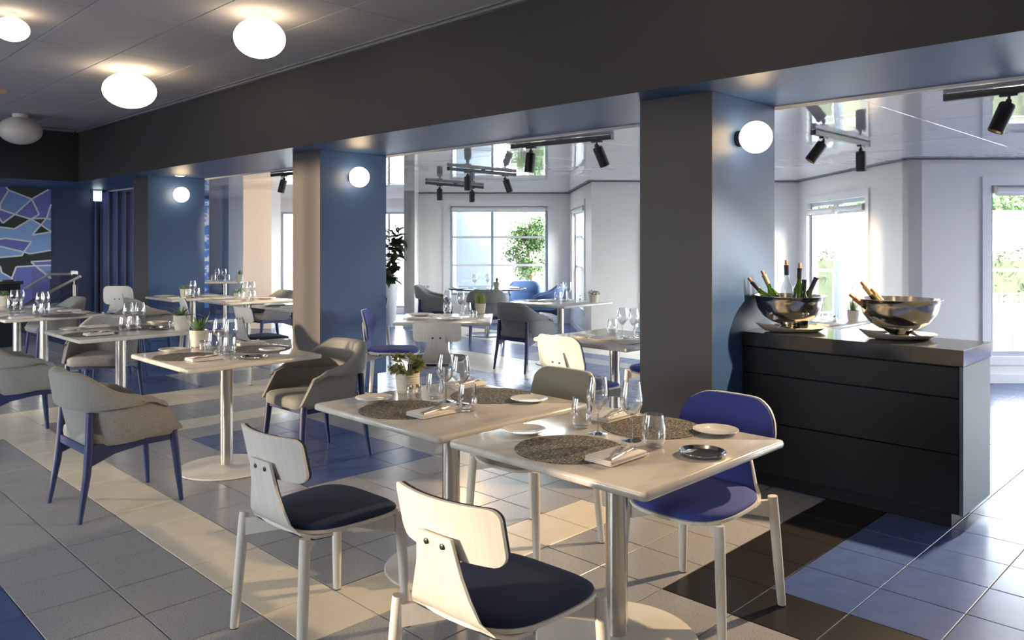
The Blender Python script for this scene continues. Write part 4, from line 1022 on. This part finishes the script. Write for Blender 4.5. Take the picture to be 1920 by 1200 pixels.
# white garden table and slatted chair beyond the right window
q = UV(6.75, 10.35); t = thing('garden_table', 'white metal garden table on the terrace beyond the right window', 'table', (q.x, q.y, -.10), ROTUV)
g = MB(); g.box(-.80, .80, -.45, .45, .70, .745, b=.006); g.build('tabletop', WPLAS, t, 0)
for sx in (-1, 1):
    for sy in (-1, 1):
        g = MB(); g.rings([[(sx*.76-.05, sy*.40-.03, .70), (sx*.76+.03, sy*.40-.03, .70), (sx*.76+.03, sy*.40+.03, .70), (sx*.76-.05, sy*.40+.03, .70)], [(sx*.78-.03, sy*.40-.02, 0), (sx*.78+.02, sy*.40-.02, 0), (sx*.78+.02, sy*.40+.02, 0), (sx*.78-.03, sy*.40+.02, 0)]]); g.build('leg', WPLAS, t, 0)
def garden_chair(u, v, rz, label):
    q = UV(u, v); t = thing('garden_chair', label, 'chair', (q.x, q.y, -.10), rz, 'white slatted garden chairs')
    g = MB(); g.box(-.22, .22, -.22, .22, .42, .445, b=.004); g.build('seat', WPLAS, t, 0)
    for k in range(6): g = MB(); g.box(-.235, -.215, -.20+k*.072, -.165+k*.072, .46, .80); g.build('slat', WPLAS, t, 0)
    g = MB(); g.tube([(-.23, -.23, 0), (-.22, -.23, .42), (-.235, -.23, .83), (-.235, .23, .83), (-.22, .23, .42), (-.23, .23, 0)], .013, 6); g.tube([(.21, -.22, 0), (.21, -.22, .43), (.21, .22, .43), (.21, .22, 0)], .013, 6); g.build('frame', WPLAS, t)
garden_chair(6.35, 11.2, ROTUV-pi/2, 'left white slatted garden chair behind the garden table')
garden_chair(7.15, 11.2, ROTUV-pi/2, 'right white slatted garden chair behind the garden table')
# rail, wall, hedge beyond terrace
def obox(name, label, cat, u0, u1, v0, v1, z0, z1, m, b=0):
    c = UV((u0+u1)/2, (v0+v1)/2); g = MB(); g.box(-(u1-u0)/2, (u1-u0)/2, -(v1-v0)/2, (v1-v0)/2, z0, z1, b=b); o = g.build(name, m, None, 0, (c.x, c.y, 0), ROTUV); return tag(o, label, cat)
rl = thing('terrace_railing', 'grey steel railing along the terrace edge beyond the door', 'railing', UV(9.0, 15.2), ROTUV)
g = MB(); g.tube([(-4.3, 0, .93), (6, 0, .93)], .025, 8); g.tube([(-4.3, 0, .12), (6, 0, .12)], .018, 8); g.build('rail', ALU, rl)
for k in range(8): g = MB(); g.tube([(-4.3+k*1.45, 0, -.1), (-4.3+k*1.45, 0, .93)], .022, 8); g.build('post', ALU, rl)
obox('garden_wall', 'low cream garden wall behind the hedge', 'wall', 3.6, 22, 19.8, 20.05, -.1, 2.25, WALLO)
def hedge(u0, u1, v, h, label, n=5200, m=HEDGE):
    c = UV((u0+u1)/2, v); t = thing('hedge', label, 'hedge', (c.x, c.y, -.1), ROTUV); g = MB(); rnd = random.Random(int(u0*10)+3)
    L = (u1-u0)/2
    for k in range(n):
        x = rnd.uniform(-L, L); y = rnd.uniform(-.35, .35); z = rnd.uniform(.1, h)+.1*sin(x*3)
        d = Vector((rnd.gauss(0, 1), rnd.gauss(0, 1), rnd.gauss(0, 1))).normalized()*rnd.uniform(.05, .09); e = Vector((rnd.gauss(0, 1), rnd.gauss(0, 1), rnd.gauss(0, 1))).normalized()*.03
        c_ = Vector((x, y, z)); g.add([c_-d, c_+e, c_+d, c_-e], [(0, 1, 2, 3)])
    f = g.build('foliage', m, t, 0); f['kind'] = 'stuff'
    g = MB(); g.box(-L, L, -.22, .22, 0, h*.86); g.build('core', mat('hedge core', (.03, .04, .015), .9) if 'hedge core' not in bpy.data.materials else bpy.data.materials['hedge core'], t, 0)
hedge(3.9, 13, 17.0, 1.35, 'clipped hedge behind the terrace railing')
def tree(u, v, h, cr, n, leaf, label, m=LEAFT, trunk=.04, seed=1, z0=-.1, lo=.35):
    c = UV(u, v); t = thing('garden_tree', label, 'tree', (c.x, c.y, z0)); rnd = random.Random(seed); g = MB(); br = []
    g.tube([(0, 0, 0), (.02*h, 0, h*.4), (-.02*h, .02*h, h*.7), (0, 0, h*.95)], [trunk, trunk*.8, trunk*.5, trunk*.15], 8)
    for k in range(16):
        z = h*rnd.uniform(lo*.8, .85); a = k*2.4; L = cr*rnd.uniform(.5, 1)*(1.25-z/h); e = Vector((cos(a)*L, sin(a)*L, z+L*.6)); g.tube([(0, 0, z), e*.5+Vector((0, 0, z*.5+.02)), e], [trunk*.4, trunk*.25, trunk*.08], 5); br.append((Vector((0, 0, z)), e))
    g.build('trunk', BARK, t); g = MB()
    for k in range(n):
        a, b = rnd.choice(br); c_ = a.lerp(b, rnd.uniform(.35, 1.08))+Vector((rnd.gauss(0, cr*.13), rnd.gauss(0, cr*.13), rnd.gauss(0, cr*.13)))
        d = Vector((rnd.gauss(0, 1), rnd.gauss(0, 1), rnd.gauss(0, 1))).normalized()*leaf; e = d.cross(Vector((rnd.gauss(0, 1), rnd.gauss(0, 1), rnd.gauss(0, 1)))).normalized()*leaf*.45
        g.add([c_-d, c_+e, c_+d, c_-e], [(0, 1, 2, 3)])
    f = g.build('foliage', m, t, 0); f['kind'] = 'stuff'
tree(.36, 15.9, 2.2, .66, 4200, .040, 'young leafy tree outside the bay window', seed=3)
tree(10.5, 26, 5.0, 2.2, 5000, .09, 'round garden tree seen through the terrace door', seed=5, trunk=.14)
tree(14.5, 31.5, 5.2, 2.4, 5000, .10, 'second garden tree right of the one behind the door', seed=6, trunk=.14)
tree(18.0, 27, 4.6, 2.2, 4000, .10, 'garden tree beyond the right window', seed=8, trunk=.12)
sc = obox('canvas_screen', 'pale canvas wind screen hanging outside the bay window', 'screen', -1.10, -.42, 15.6, 15.62, -.05, 2.08, CANV)
obox('slat_screen', 'narrow grey-blue slatted screen beside the canvas outside', 'screen', -1.30, -1.13, 15.2, 15.24, -.1, 2.0, SLATE)
obox('terrace_parapet', 'low white parapet outside the bay window', 'wall', -3.0, 2.4, 19.0, 19.2, -.1, .85, WALLO)
